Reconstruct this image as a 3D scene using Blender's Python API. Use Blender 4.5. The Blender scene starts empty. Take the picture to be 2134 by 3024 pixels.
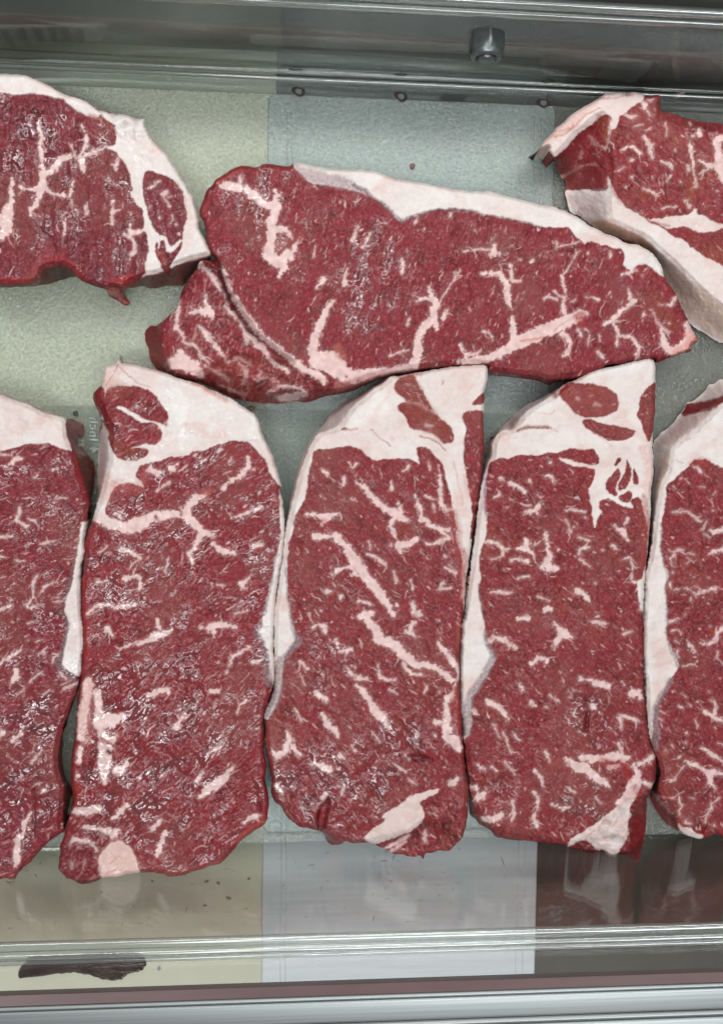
import bpy, math, random
import numpy as np
from mathutils import Matrix, Vector

# ------------------------------------------------------------------ camera
FPX, W0, H0 = 3000.0, 2134.0, 3024.0
def _n(v): return v / np.linalg.norm(v)
ax = _n(np.array([34227.0, -261.0, -3000.0]))
ay = np.array([836.0, 51111.0, 3000.0]); ay = _n(ay - ax * ay.dot(ax))
az = np.cross(ax, ay)
RW = np.array([ax, ay, az])                       # camera vector -> world vector
fwd = RW @ np.array([0, 0, -1.0])
CAM = np.array([0.0, 0.0, 0.020]) - fwd * 0.475
def ray(u, v):
    u = np.asarray(u, float); v = np.asarray(v, float)
    d = np.stack([(u - W0/2)/FPX, -(v - H0/2)/FPX, -np.ones_like(u)], -1)
    return d @ RW.T
def P(u, v, z):
    d = ray(u, v)
    t = (np.asarray(z, float) - CAM[2]) / d[..., 2]
    return CAM + d * t[..., None]
sc = bpy.context.scene
cd = bpy.data.cameras.new("camera"); cam = bpy.data.objects.new("camera", cd)
sc.collection.objects.link(cam); sc.camera = cam
cd.sensor_fit = 'VERTICAL'; cd.sensor_height = 24.0; cd.lens = 24.0 * FPX / H0
cd.clip_start = 0.01; cd.clip_end = 100
M4 = Matrix.Identity(4)
for i in range(3):
    for j in range(3): M4[i][j] = RW[i, j]
    M4[i][3] = CAM[i]
cam.matrix_world = M4

# ------------------------------------------------------------------ light
world = bpy.data.worlds.new("World"); sc.world = world; world.use_nodes = True
bg = world.node_tree.nodes["Background"]
bg.inputs[0].default_value = (0.93, 0.97, 1.0, 1); bg.inputs[1].default_value = 0.23
def area(name, loc, target, sx, sy, power, col):
    l = bpy.data.lights.new(name, 'AREA'); l.shape = 'RECTANGLE'; l.size = sx; l.size_y = sy
    l.energy = power; l.color = col
    o = bpy.data.objects.new(name, l); sc.collection.objects.link(o)
    o.location = loc
    o.rotation_euler = (Vector(target) - Vector(loc)).to_track_quat('-Z', 'Y').to_euler()
    return o
area("case_tube_lamp", (0.02, 0.47, 0.66), (0, 0.05, 0), 1.3, 0.05, 4.0, (1.0, 0.98, 0.95))
for lx, ly, pw_, wd_ in ((-.55, -.38, 5.8, .17), (.50, -.55, 3.4, .17), (-.15, .45, 4.2, .17), (.75, .05, 2.4, .17), (-.10, -.52, 10.0, .22)):  # unseen overhead lights, added for glints on the meat and a brighter front
    area("added_ceiling_light", (lx, ly, 1.9), (0, 0, 0), 1.3, wd_, pw_, (0.96, 0.98, 1.0))
sc.view_settings.view_transform = 'Standard'; sc.view_settings.look = 'None'
sc.view_settings.exposure = 0.0; sc.view_settings.gamma = 1.0

# ------------------------------------------------------------------ object helpers
def mesh_obj(name, verts, faces, mat, parent=None, smooth=True):
    me = bpy.data.meshes.new(name)
    me.from_pydata([tuple(v) for v in verts], [], faces)
    if smooth: me.polygons.foreach_set("use_smooth", [True] * len(me.polygons))
    me.materials.append(mat); me.update()
    o = bpy.data.objects.new(name, me); sc.collection.objects.link(o)
    if parent is not None: o.parent = parent
    return o
def empty(name, loc, label, cat, group=None):
    o = bpy.data.objects.new(name, None); sc.collection.objects.link(o)
    o.location = loc; o.empty_display_size = 0.02
    o["label"] = label; o["category"] = cat
    if group: o["group"] = group
    return o
def put(o, root):
    o.parent = root
    o.matrix_parent_inverse = Matrix.Translation(root.location).inverted()
def tag(o, label, cat, group=None):
    o["label"] = label; o["category"] = cat
    if group: o["group"] = group

# ------------------------------------------------------------------ materials
def new_mat(name):
    m = bpy.data.materials.new(name); m.use_nodes = True
    nt = m.node_tree; nt.nodes.clear()
    out = nt.nodes.new("ShaderNodeOutputMaterial")
    return m, nt, out
def N(nt, t, **kw):
    n = nt.nodes.new(t)
    for k, v in kw.items():
        if k.startswith("i_"): n.inputs[k[2:].replace("_", " ")].default_value = v
        else: setattr(n, k, v)
    return n
L = lambda nt, a, b: nt.links.new(a, b)

def meat_material():
    m, nt, out = new_mat("meat")
    bs = N(nt, "ShaderNodeBsdfPrincipled"); L(nt, bs.outputs[0], out.inputs[0])
    at = N(nt, "ShaderNodeAttribute", attribute_name="Col")
    tc = N(nt, "ShaderNodeNewGeometry")
    n1 = N(nt, "ShaderNodeTexNoise"); n1.inputs["Scale"].default_value = 1500; n1.inputs["Detail"].default_value = 3
    L(nt, tc.outputs["Position"], n1.inputs["Vector"])
    rg = N(nt, "ShaderNodeMapRange"); rg.inputs["From Min"].default_value = .3; rg.inputs["From Max"].default_value = .7
    la = N(nt, "ShaderNodeAttribute", attribute_name="lean")
    for nm, a_, b_ in (("To Min", .96, .82), ("To Max", 1.03, 1.20)):
        q = N(nt, "ShaderNodeMapRange"); q.inputs["To Min"].default_value = a_; q.inputs["To Max"].default_value = b_
        L(nt, la.outputs["Fac"], q.inputs["Value"]); L(nt, q.outputs[0], rg.inputs[nm])
    L(nt, n1.outputs["Fac"], rg.inputs["Value"])
    mx = N(nt, "ShaderNodeVectorMath", operation='SCALE')
    L(nt, at.outputs["Color"], mx.inputs[0]); L(nt, rg.outputs[0], mx.inputs["Scale"])
    L(nt, mx.outputs[0], bs.inputs["Base Color"])
    wt = N(nt, "ShaderNodeAttribute", attribute_name="wet")
    rr = N(nt, "ShaderNodeMapRange"); rr.inputs["To Min"].default_value = .55; rr.inputs["To Max"].default_value = .30
    L(nt, wt.outputs["Fac"], rr.inputs["Value"]); L(nt, rr.outputs[0], bs.inputs["Roughness"])
    cw = N(nt, "ShaderNodeMapRange"); cw.inputs["To Min"].default_value = .03; cw.inputs["To Max"].default_value = 1.0
    L(nt, wt.outputs["Fac"], cw.inputs["Value"]); L(nt, cw.outputs[0], bs.inputs["Coat Weight"])
    bs.inputs["Coat Roughness"].default_value = .075
    bs.inputs["Specular IOR Level"].default_value = .12; bs.inputs["Coat IOR"].default_value = 1.9
    n2 = N(nt, "ShaderNodeTexNoise"); n2.inputs["Scale"].default_value = 900; n2.inputs["Detail"].default_value = 4
    n2.inputs["Roughness"].default_value = .62
    L(nt, tc.outputs["Position"], n2.inputs["Vector"])
    bd = N(nt, "ShaderNodeMapRange"); bd.inputs["To Min"].default_value = .00006; bd.inputs["To Max"].default_value = .00042
    L(nt, la.outputs["Fac"], bd.inputs["Value"])
    bp = N(nt, "ShaderNodeBump"); bp.inputs["Strength"].default_value = 1.0
    bc = N(nt, "ShaderNodeBump"); bc.inputs["Distance"].default_value = .00004; L(nt, n2.outputs["Fac"], bc.inputs["Height"])
    L(nt, bc.outputs[0], bs.inputs["Coat Normal"])
    L(nt, bd.outputs[0], bp.inputs["Distance"]); L(nt, n2.outputs["Fac"], bp.inputs["Height"])
    L(nt, bp.outputs[0], bs.inputs["Normal"])
    return m
MEAT = meat_material()

def panel_material(name, col, col2, rough=.45, metal=0.0, stretch=(1, 1, 1), nscale=60, amp=1.0, spec=.5, bump=0.0):
    m, nt, out = new_mat(name)
    bs = N(nt, "ShaderNodeBsdfPrincipled"); L(nt, bs.outputs[0], out.inputs[0])
    tc = N(nt, "ShaderNodeNewGeometry")
    mp = N(nt, "ShaderNodeMapping"); mp.inputs["Scale"].default_value = stretch
    L(nt, tc.outputs["Position"], mp.inputs["Vector"])
    n1 = N(nt, "ShaderNodeTexNoise"); n1.inputs["Scale"].default_value = nscale; n1.inputs["Detail"].default_value = 6
    L(nt, mp.outputs[0], n1.inputs["Vector"])
    rp = N(nt, "ShaderNodeMapRange"); rp.inputs["From Min"].default_value = .5 - .25/amp; rp.inputs["From Max"].default_value = .5 + .25/amp
    L(nt, n1.outputs["Fac"], rp.inputs["Value"])
    mx = N(nt, "ShaderNodeMix", data_type='RGBA')
    mx.inputs[6].default_value = (*col, 1); mx.inputs[7].default_value = (*col2, 1)
    L(nt, rp.outputs[0], mx.inputs[0]); L(nt, mx.outputs[2], bs.inputs["Base Color"])
    bs.inputs["Roughness"].default_value = rough; bs.inputs["Metallic"].default_value = metal
    bs.inputs["Specular IOR Level"].default_value = spec
    if bump:
        bp = N(nt, "ShaderNodeBump"); bp.inputs["Distance"].default_value = bump
        L(nt, n1.outputs["Fac"], bp.inputs["Height"]); L(nt, bp.outputs[0], bs.inputs["Normal"])
    return m

def clear_material(name, tint, gloss, rough, bump_scale=0, bump=0.0, haze=0.0, hazecol=(.7, .74, .7), stretch=(1, 1, 1), grain=0.0):
    """thin clear plastic: see-through, with a glossy skin and a little milky haze"""
    m, nt, out = new_mat(name)
    tr = N(nt, "ShaderNodeBsdfTransparent"); tr.inputs[0].default_value = (*tint, 1)
    gl = N(nt, "ShaderNodeBsdfGlossy"); gl.inputs["Roughness"].default_value = rough
    gl.inputs["Color"].default_value = (1, 1, 1, 1)
    df = N(nt, "ShaderNodeBsdfDiffuse"); df.inputs[0].default_value = (*hazecol, 1)
    m1 = N(nt, "ShaderNodeMixShader"); m1.inputs[0].default_value = haze
    L(nt, tr.outputs[0], m1.inputs[1]); L(nt, df.outputs[0], m1.inputs[2])
    lw = N(nt, "ShaderNodeLayerWeight"); lw.inputs["Blend"].default_value = .5
    pw = N(nt, "ShaderNodeMath", operation='POWER'); pw.inputs[1].default_value = 5.0
    L(nt, lw.outputs["Facing"], pw.inputs[0])
    ma = N(nt, "ShaderNodeMath", operation='MULTIPLY_ADD', use_clamp=True)          # Schlick's curve
    ma.inputs[1].default_value = .96*gloss; ma.inputs[2].default_value = .04*gloss
    L(nt, pw.outputs[0], ma.inputs[0])
    m2 = N(nt, "ShaderNodeMixShader"); L(nt, ma.outputs[0], m2.inputs[0])
    L(nt, m1.outputs[0], m2.inputs[1]); L(nt, gl.outputs[0], m2.inputs[2]); L(nt, m2.outputs[0], out.inputs[0])
    if bump:
        tc = N(nt, "ShaderNodeNewGeometry")
        mp = N(nt, "ShaderNodeMapping"); mp.inputs["Scale"].default_value = stretch
        L(nt, tc.outputs["Position"], mp.inputs["Vector"])
        n1 = N(nt, "ShaderNodeTexNoise"); n1.inputs["Scale"].default_value = bump_scale; n1.inputs["Detail"].default_value = 2
        L(nt, mp.outputs[0], n1.inputs["Vector"])
        bp = N(nt, "ShaderNodeBump"); bp.inputs["Distance"].default_value = bump
        L(nt, n1.outputs["Fac"], bp.inputs["Height"])
        for q in (gl, df, lw): L(nt, bp.outputs[0], q.inputs["Normal"])
        if grain:                                   # speckled tint standing in for light bent by the pebbles
            mr = N(nt, "ShaderNodeMapRange"); mr.inputs["From Min"].default_value = .35; mr.inputs["From Max"].default_value = .65
            mr.inputs["To Min"].default_value = 1 - grain; mr.inputs["To Max"].default_value = 1.0
            L(nt, n1.outputs["Fac"], mr.inputs["Value"])
            sv_ = N(nt, "ShaderNodeVectorMath", operation='SCALE'); sv_.inputs[0].default_value = tint
            L(nt, mr.outputs[0], sv_.inputs["Scale"]); L(nt, sv_.outputs[0], tr.inputs[0])
    return m
# ------------------------------------------------------------------ noise
_rs = np.random.RandomState(7)
_perm = _rs.permutation(256).astype(np.int32); _perm = np.concatenate([_perm, _perm])
_ga = _rs.rand(256) * 2 * np.pi; _gx = np.cos(_ga); _gy = np.sin(_ga)
def perlin(x, y, seed=0):
    x = x + seed * 17.37; y = y + seed * 31.11
    xi = np.floor(x).astype(np.int32); yi = np.floor(y).astype(np.int32)
    xf = x - xi; yf = y - yi
    u = xf*xf*xf*(xf*(xf*6-15)+10); v = yf*yf*yf*(yf*(yf*6-15)+10)
    xi &= 255; yi &= 255
    def g(a, b, dx, dy):
        h = _perm[_perm[(xi + a) & 255] + ((yi + b) & 255)]
        return _gx[h]*dx + _gy[h]*dy
    a = g(0, 0, xf, yf); b = g(1, 0, xf-1, yf); c = g(0, 1, xf, yf-1); d = g(1, 1, xf-1, yf-1)
    return (a + u*(b-a)) * (1-v) + (c + u*(d-c)) * v
def fbm(x, y, seed=0, o=3, gain=.5):
    s = 0; a = 1.0
    for k in range(o):
        s = s + a * perlin(x * 2**k, y * 2**k, seed + k*3.3); a *= gain
    return s
def sm(a, b, x):
    t = np.clip((x - a) / (b - a), 0, 1); return t*t*(3-2*t)

# ------------------------------------------------------------------ traced data: zoom windows of the picture (x0, y0, scale)
TW = dict(G=(0, 0, .75914), T1=(0, 200, 2.3143), T2=(400, 450, 2.3143), T3=(1000, 450, 2.3143), T4=(1550, 230, 2.7003),
          T5=(0, 1040, 1.4), T6=(150, 1030, 2.16), T7=(150, 1830, 2.16), T8=(750, 1030, 2.16), T9=(750, 1830, 2.16),
          T10=(1330, 1030, 2.0149), T11=(1330, 1830, 2.0149), T12=(0, 250, 4.6286), T13=(300, 300, 3.8257),
          T14=(0, 550, 4.6286), T15=(780, 200, 1.7609), T16=(1600, 600, 3.0337), T17=(1880, 1050, 5.3386),
          T18=(1880, 1480, 4.4173), T19=(1880, 2000, 4.4173), T20=(0, 1150, 4.5933), T21=(0, 1650, 4.5933),
          T22=(0, 2150, 4.5933), S=(0, 0, 1.0))
def pts(s, n=2):
    """'T4 10 20 30 40 T16 5 6' -> array of picture positions (n=3: third number is a width)"""
    out = []; w = None; buf = []
    for t in s.replace(",", " ").split():
        if t in TW: w = TW[t]; buf = []; continue
        buf.append(float(t))
        if len(buf) == n:
            p = [w[0] + buf[0]/w[2], w[1] + buf[1]/w[2]]
            if n == 3: p.append(buf[2]/w[2])
            out.append(p); buf = []
    return np.array(out)
def chaikin(p, k=1):
    for _ in range(k):
        q = np.roll(p, -1, 0)
        p = np.stack([.78*p + .22*q, .22*p + .78*q], 1).reshape(-1, 2)
    return p
def sdf_poly(poly, X, Y, pad=40):
    """signed distance (positive inside), exact within pad of the outline's box, -1e3 beyond"""
    D = np.full(X.shape, -1e3)
    lo = poly.min(0) - pad; hi = poly.max(0) + pad
    m = (X > lo[0]) & (X < hi[0]) & (Y > lo[1]) & (Y < hi[1])
    x = X[m]; y = Y[m]
    d2 = np.full(x.shape, 1e12); ins = np.zeros(x.shape, bool)
    for (ax_, ay_), (bx, by) in zip(poly, np.roll(poly, -1, 0)):
        ex, ey = bx-ax_, by-ay_; px = x-ax_; py = y-ay_
        l = ex*ex + ey*ey
        if l < 1e-9: continue
        t = np.clip((px*ex + py*ey)/l, 0, 1)
        d2 = np.minimum(d2, (px-ex*t)**2 + (py-ey*t)**2)
        if ay_ != by:
            c = ((ay_ > y) != (by > y)) & (x < ax_ + ex*(y-ay_)/(by-ay_ if by != ay_ else 1))
            ins ^= c
    D[m] = np.where(ins, 1, -1) * np.sqrt(d2)
    return D
def sd_stroke(p, X, Y, out, pad=14, taper=True):
    """tapered stroke: returns flat indices and signed distance (negative inside)"""
    r = p[:, 2].max()/2 + pad
    lo = p[:, :2].min(0) - r; hi = p[:, :2].max(0) + r
    x0, y0 = X[0, 0], Y[0, 0]; st = out
    c0 = max(int((lo[0]-x0)/st), 0); c1 = min(int((hi[0]-x0)/st)+2, X.shape[1])
    r0 = max(int((lo[1]-y0)/st), 0); r1 = min(int((hi[1]-y0)/st)+2, X.shape[0])
    return (slice(r0, r1), slice(c0, c1)) if (c1 > c0 and r1 > r0) else None
def tips(p, am):
    """pointed ends for a stroke; a lone spot becomes a short streak along the grain"""
    if len(p) == 1:
        x, y, w = p[0]; c, s = math.cos(am)*w*.55, math.sin(am)*w*.55
        return np.array([[x-c, y-s, w*.35], [x-c*.2, y-s*.2, w*.95], [x+c, y+s, w*.3]])
    a, b = p[0], p[-1]
    u = (p[0]-p[1])[:2]; u = u/(np.hypot(*u)+1e-6); v = (p[-1]-p[-2])[:2]; v = v/(np.hypot(*v)+1e-6)
    return np.concatenate([[[a[0]+u[0]*a[2]*.45, a[1]+u[1]*a[2]*.45, a[2]*.25]], p, [[b[0]+v[0]*b[2]*.45, b[1]+v[1]*b[2]*.45, b[2]*.25]]])
def stroke_dist(p, x, y):
    d = np.full(x.shape, 1e3)
    if len(p) == 1: return np.hypot(x-p[0, 0], y-p[0, 1]) - p[0, 2]/2
    for a, b in zip(p[:-1], p[1:]):
        ex, ey = b[0]-a[0], b[1]-a[1]; l = ex*ex+ey*ey + 1e-9
        t = np.clip(((x-a[0])*ex + (y-a[1])*ey)/l, 0, 1)
        d = np.minimum(d, np.hypot(x-a[0]-ex*t, y-a[1]-ey*t) - (a[2] + (b[2]-a[2])*t)/2)
    return d

STEP = 2.7
FAT = np.array([.67, .52, .48]); FATW = np.array([.745, .69, .655]); VEIN = np.array([.69, .485, .46])
def split(s):  # strokes separated by ';' keep the running window name
    w = ""; out = []
    for q in s.split(";"):
        q = q.strip()
        if not q: continue
        if q[0] != "T" and q[0] not in "GS": q = w + " " + q
        for t in q.replace(",", " ").split():
            if t in TW: w = t
        out.append(q)
    return out

def build_steak(d, seed):
    H = d.get("H", .024)
    ol = chaikin(pts(d["outline"]), 1)
    lo = np.maximum(ol.min(0) - 14, [-70, 100]); hi = np.minimum(ol.max(0) + 14, [2204, 3000])
    xs = np.arange(lo[0], hi[0], STEP); ys = np.arange(lo[1], hi[1], STEP)
    X, Y = np.meshgrid(xs, ys)
    rg = d.get("ragged", 1.0)
    OX = X + rg*(1.6*perlin(X/9, Y/9, seed) + 3.0*perlin(X/26, Y/26, seed+1))
    OY = Y + rg*(1.6*perlin(X/9, Y/9, seed+2) + 3.0*perlin(X/26, Y/26, seed+3))
    D = sdf_poly(ol, OX, OY, 400)
    # ---- interior coordinates wobble so that every border is ragged like cut tissue
    WX = X + 3.2*perlin(X/11, Y/11, seed+4) + 5.5*perlin(X/34, Y/34, seed+5) + 1.5*perlin(X/5.5, Y/5.5, seed+14)
    WY = Y + 3.2*perlin(X/11, Y/11, seed+6) + 5.5*perlin(X/34, Y/34, seed+7) + 1.5*perlin(X/5.5, Y/5.5, seed+15)
    EDGE = 4.6*perlin(X/9, Y/9, seed+50) + 3.4*perlin(X/5, Y/5, seed+51) + 5.5*perlin(X/20, Y/20, seed+52)
    am = math.radians(float(np.mean([g[1] for g in d["grain"]])))
    fat = np.zeros(X.shape); white = np.zeros(X.shape); ident = np.zeros(X.shape, np.int32)
    names = ["lean"]; vsd = np.full(X.shape, 1e3); isv = np.zeros(X.shape)
    def new(name):
        names.append(name); return len(names)-1
    if d.get("base_fat"):
        i = new("fat_cap"); fat[:] = 1; white[:] = d["base_fat"]; ident[:] = i
    capd = np.full(X.shape, 1e3)
    hairs = []; hrnd = random.Random(seed*7 + 1)
    for op in d["ops"]:
        k = op[0]
        if k == "F":
            q = sdf_poly(chaikin(pts(op[1]), 1), WX, WY); a = sm(-2.2, 2.2, q)
            i = new(op[3] if len(op) > 3 else "fat_cap")
            fat = np.maximum(fat, a); ident[q > 0] = i
            w = op[2] if len(op) > 2 else .6
            white = np.where(q > -3, w, white)
        elif k == "M":
            q = sdf_poly(chaikin(pts(op[1]), 1), WX, WY); a = sm(-2.2, 2.2, q)
            i = 0 if len(op) > 2 and op[2] == "lean" else new("side_muscle")
            fat = np.minimum(fat, 1-a); ident[q > 0] = i
        elif k == "V":
            for s in split(op[1]):
                p = pts(s, 3); p[:, 2] = np.maximum(p[:, 2]*.76, np.minimum(p[:, 2], 5.0))
                sl = sd_stroke(p, X, Y, STEP)
                if sl is None: continue
                q = stroke_dist(tips(p, am), WX[sl], WY[sl]) + EDGE[sl]*min(1.25, p[:, 2].max()/13)
                wd = p[:, 2].max(); ln = np.hypot(*np.diff(p[:, :2], axis=0).T).sum() if len(p) > 1 else 0
                vn = .80 + .45*perlin(X[sl]/13, Y[sl]/13, seed+53)
                a = (.20*sm(10, -1, q) + .80*sm(2.0, -2.1, q)) * np.clip((.66 + wd/24)*vn, 0, 1)
                big = (ln + wd) * wd > 420 and ln + wd > 30
                i = new("fat_vein") if big else -1
                f = fat[sl]; ii = ident[sl]; hit = (q < 0) & (f < .5)
                if i < 0:
                    if "marbling" not in names: names.append("marbling")
                    i = names.index("marbling")
                ii[hit] = i
                # hair-fine side branches
                if ln > 18:
                    for _ in range(int(ln/20)):
                        k = hrnd.randrange(len(p)-1); t = hrnd.random()
                        bx, by, bw = p[k]*(1-t) + p[k+1]*t
                        an = math.atan2(p[k+1][1]-p[k][1], p[k+1][0]-p[k][0]) + hrnd.choice((-1, 1))*hrnd.uniform(.35, 1.0)
                        hl = bw/2 + 5 + min(hrnd.expovariate(1/9.0), 30); a2 = an + hrnd.gauss(0, .5)
                        mx_, my_ = bx + math.cos(an)*hl*.6, by + math.sin(an)*hl*.6
                        hairs.append(np.array([[bx, by, min(bw*.7, 7)], [mx_, my_, hrnd.uniform(2, 3.6)], [mx_ + math.cos(a2)*hl*.5, my_ + math.sin(a2)*hl*.5, .8]]))
                iv = isv[sl]; iv[hit | ((q < 2) & (f < .5))] = 1
                np.maximum(f, a, out=f)
    if "marbling" not in names: names.append("marbling")
    im = names.index("marbling")
    for p in hairs:
        sl = sd_stroke(p, X, Y, STEP, 6)
        if sl is None: continue
        q = stroke_dist(p, WX[sl], WY[sl]); f = fat[sl]; ii = ident[sl]
        hit = (q < -.2) & (f < .5); ii[hit] = im; isv[sl][(q < 2) & (f < .5)] = 1
        np.maximum(f, sm(1.8, -1.6, q)*.72, out=f)
    # ---- small flecks of marbling that follow the grain
    rnd = random.Random(seed*13 + 5)
    cand = np.argwhere((fat < .3) & (D > 6))
    ang = d["grain"]; dens = d.get("flecks", 1.0)
    gy = np.array([g[0] for g in ang], float); ga = np.array([g[1] for g in ang], float)
    nfl = int(len(cand) * STEP * STEP / 1650 * dens)
    for _ in range(nfl):
        r, c = cand[rnd.randrange(len(cand))]
        x, y = X[r, c], Y[r, c]
        t = math.radians(np.interp(y, gy, ga) + rnd.gauss(0, d.get("spread", 24)*.6))
        ln = min(4 + rnd.expovariate(1/8.0), 34) * d.get("fl_len", 1); w = min(1.6 + rnd.expovariate(1/1.5), 6) * d.get("fl_w", 1)
        bend = rnd.gauss(0, .28)
        p = []
        for k in range(3):
            p.append([x, y, w*(.55, 1, .45)[k]])
            x += math.cos(t)*ln/2; y += math.sin(t)*ln/2; t += bend
        p = np.array(p); sl = sd_stroke(p, X, Y, STEP, 6)
        if sl is None: continue
        q = stroke_dist(p, WX[sl], WY[sl])
        a = sm(1.9, -1.3, q) * rnd.uniform(.2, .8)
        f = fat[sl]; ii = ident[sl]; ii[(q < -.3) & (f < .4)] = im
        isv[sl][(q < 2) & (f < .5)] = 1
        np.maximum(f, a, out=f)
    # fine pale specks, drawn out along the grain
    th = np.radians(np.interp(Y, gy, ga)); U = X*np.cos(th) + Y*np.sin(th); V = -X*np.sin(th) + Y*np.cos(th)
    # the grain direction varies; use two fixed lattices instead of sheared ones
    am = math.radians(float(np.mean(ga)))
    U = X*math.cos(am) + Y*math.sin(am); V = -X*math.sin(am) + Y*math.cos(am)
    spk = sm(.30, .62, perlin(U/15, V/6, seed+20) + .45*perlin(U/6, V/3.4, seed+21))
    fat = np.maximum(fat, spk * .20 * (1-isv) * d.get("specks", 1.0))
    # ---- height
    R = d.get("round", 12.0)
    t = np.clip(D / R, 0, 1); h = .82 + .18*np.sqrt(np.clip(1-(1-t)**2, 0, 1))
    if "top" in d:
        T = sdf_poly(chaikin(pts(d["top"]), 1), OX, OY, 500)
        tin = np.clip(-T, 0, None)
        Dc = np.clip(D, 0, None)
        s = np.where(T > 0, 1.0, Dc / (Dc + tin + 1e-6))
        e = sm(0, 1, s)
        h = np.where(T > 0, np.maximum(h, .80), .10 + .80*(.65*s + .35*e))
        h = np.where(T > 0, np.minimum(h, .90 + .10*np.clip(T/16, 0, 1)), h)
    for lv in d.get("levels", []):
        q = sdf_poly(chaikin(pts(lv[0]), 1), WX, WY, 60)
        h = h * (1 - (1-lv[1]) * sm(-lv[2], lv[2], q))
    z = H * h
    z = z + .0012*fbm(X/130, Y/130, seed+8, 2) * np.clip(D/40, 0, 1)
    z = z + .00042*fbm(X/34, Y/34, seed+9, 2) * np.clip(D/12, 0, 1)
    soft = np.clip(D/8, 0, 1)
    lean = 1 - fat
    crk = np.clip(1-np.abs(perlin(X/26, Y/26, seed+10) + .4*perlin(X/11, Y/11, seed+11))*7, 0, 1)**2
    crm = sm(-.02, .30, perlin(X/120, Y/120, seed+12)) * d.get("cracks", .6)
    z = z - .0006*crk*crm*lean*soft
    fib = perlin(U/16, V/4.6, seed+13)
    z = z + .00013*fib*lean*soft + .00010*perlin(X/6, Y/6, seed+16)*soft
    z = z + .00022*(fat-.5)*np.where(isv > 0, 1, 0)*soft
    z = z + .00016*perlin(X/14, Y/14, seed+17)*fat*soft
    fold = np.clip(1-np.abs(perlin(X/105, Y/58, seed+41) + .22*perlin(X/19, Y/19, seed+42))*6.5, 0, 1)**2
    capm = fat*(isv == 0)*np.clip(D/14, 0, 1)
    z = z - .00012*fold*capm + .0005*fbm(X/80, Y/80, seed+43, 2)*capm
    # ---- colour
    w0 = d.get("wet", .25); wet = np.clip(w0*(1 + 1.2*fbm(X/150, Y/150, seed+18, 2)), 0, 1)
    base = np.array(d["lean"]); alt = np.array(d.get("alt", (.235, .05, .045))); dk = base * .62
    m1 = sm(.0, .55, fbm(X/170, Y/170, seed+22, 3)) * d.get("altmix", .7)
    C = base[None, None]*(1-m1[..., None]) + alt[None, None]*m1[..., None]
    m2 = sm(.05, .5, fbm(X/48, Y/48, seed+23, 3))*.55
    C = C*(1-m2[..., None]) + dk[None, None]*m2[..., None]
    C = C * (1 + .36*fib + .24*perlin(X/22, Y/22, seed+35) + .22*perlin(X/5, Y/5, seed+24) - .62*crk*crm)[..., None]
    cell = perlin(X/7.5, Y/7.5, seed+63) + .7*perlin(U/15, V/7, seed+64)
    pl = sm(.12, .62, cell)*.24; C = C*(1-pl[..., None]) + np.array([.43, .17, .175])*pl[..., None]
    C = C*(1 - .24*sm(.12, .6, -cell))[..., None]
    pinkedge = sm(22, 3, D) * d.get("rededge", .5)*.3
    red = np.array([.34, .034, .036])
    C = C*(1-pinkedge[..., None]) + red*pinkedge[..., None]
    wv = np.clip(white + .55*fbm(X/120, Y/120, seed+25, 3), 0, 1)
    FC = FAT*(1-wv[..., None]) + FATW*wv[..., None]
    pk = sm(.05, .6, fbm(X/110, Y/80, seed+26, 4))*.45
    FC = FC*(1-pk[..., None]) + np.array([.66, .42, .37])*pk[..., None]
    FC = FC * (1 - .10*np.clip(perlin(X/20, Y/20, seed+27)+.6*perlin(X/8, Y/8, seed+28), 0, 1))[..., None]
    VC = VEIN * (1 + .25*perlin(X/18, Y/18, seed+29))[..., None] + .10*np.clip(fbm(X/50, Y/50, seed+30, 2), 0, 1)[..., None]
    FC = np.where(isv[..., None] > 0, VC, FC)
    FC = FC*(1 - .07*(fold*capm)[..., None]*np.array([.5, 1.1, 1.1]))
    C = C*(1-fat[..., None]) + FC*fat[..., None]
    for poly, amp in d.get("rough", []):
        q = sdf_poly(chaikin(pts(poly), 1), WX, WY, 60); a = sm(-16, 16, q)
        rn = fbm(X/30, Y/22, seed+60, 3); z = z + amp*rn*a*np.clip(D/14, 0, 1)
        st_ = sm(.10, .42, perlin(U/40, V/9, seed+61) + .5*perlin(X/12, Y/12, seed+62))*a*.55
        ln_ = lean[..., None]; C = C*(1-st_[..., None]*ln_) + np.array([.50, .24, .22])*st_[..., None]*ln_
        C = C*(1 - .35*np.clip(-rn*1.6, 0, 1)*a)[..., None]
    # warm blush where meat meets the cap
    for op in d.get("paint", []):
        col = np.array(op[1]); st = op[2]; soft_ = op[3] if len(op) > 3 else 6
        for s in split(op[0]):
            if op[4:5] == ("poly",):
                q = -sdf_poly(chaikin(pts(s), 1), WX, WY, soft_*2+20)
                a = sm(soft_, -soft_, q)*st
                C[:] = C*(1-a[..., None]) + col*a[..., None]
                w_ = op[5] if len(op) > 5 else None
                if w_ is not None: wet[:] = wet*(1-a) + w_*a
            else:
                p = pts(s, 3); sl = sd_stroke(p, X, Y, STEP, soft_+8)
                if sl is None: continue
                q = stroke_dist(p, WX[sl], WY[sl]); a = sm(soft_, -soft_*.6, q)*st
                a = a * (.8 + .6*perlin(X[sl]/7, Y[sl]/7, seed+31))
                C[sl] = C[sl]*(1-a[..., None]) + col*a[..., None]
    for g in d.get("grooves", []):
        for s in split(g[0]):
            p = pts(s, 3); sl = sd_stroke(p, X, Y, STEP, 14)
            if sl is None: continue
            q = stroke_dist(p, WX[sl], WY[sl])
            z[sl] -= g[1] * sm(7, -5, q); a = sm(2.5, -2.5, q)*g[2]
            C[sl] = C[sl]*(1-a[..., None]) + np.array([.07, .008, .010])*a[..., None]
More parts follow.
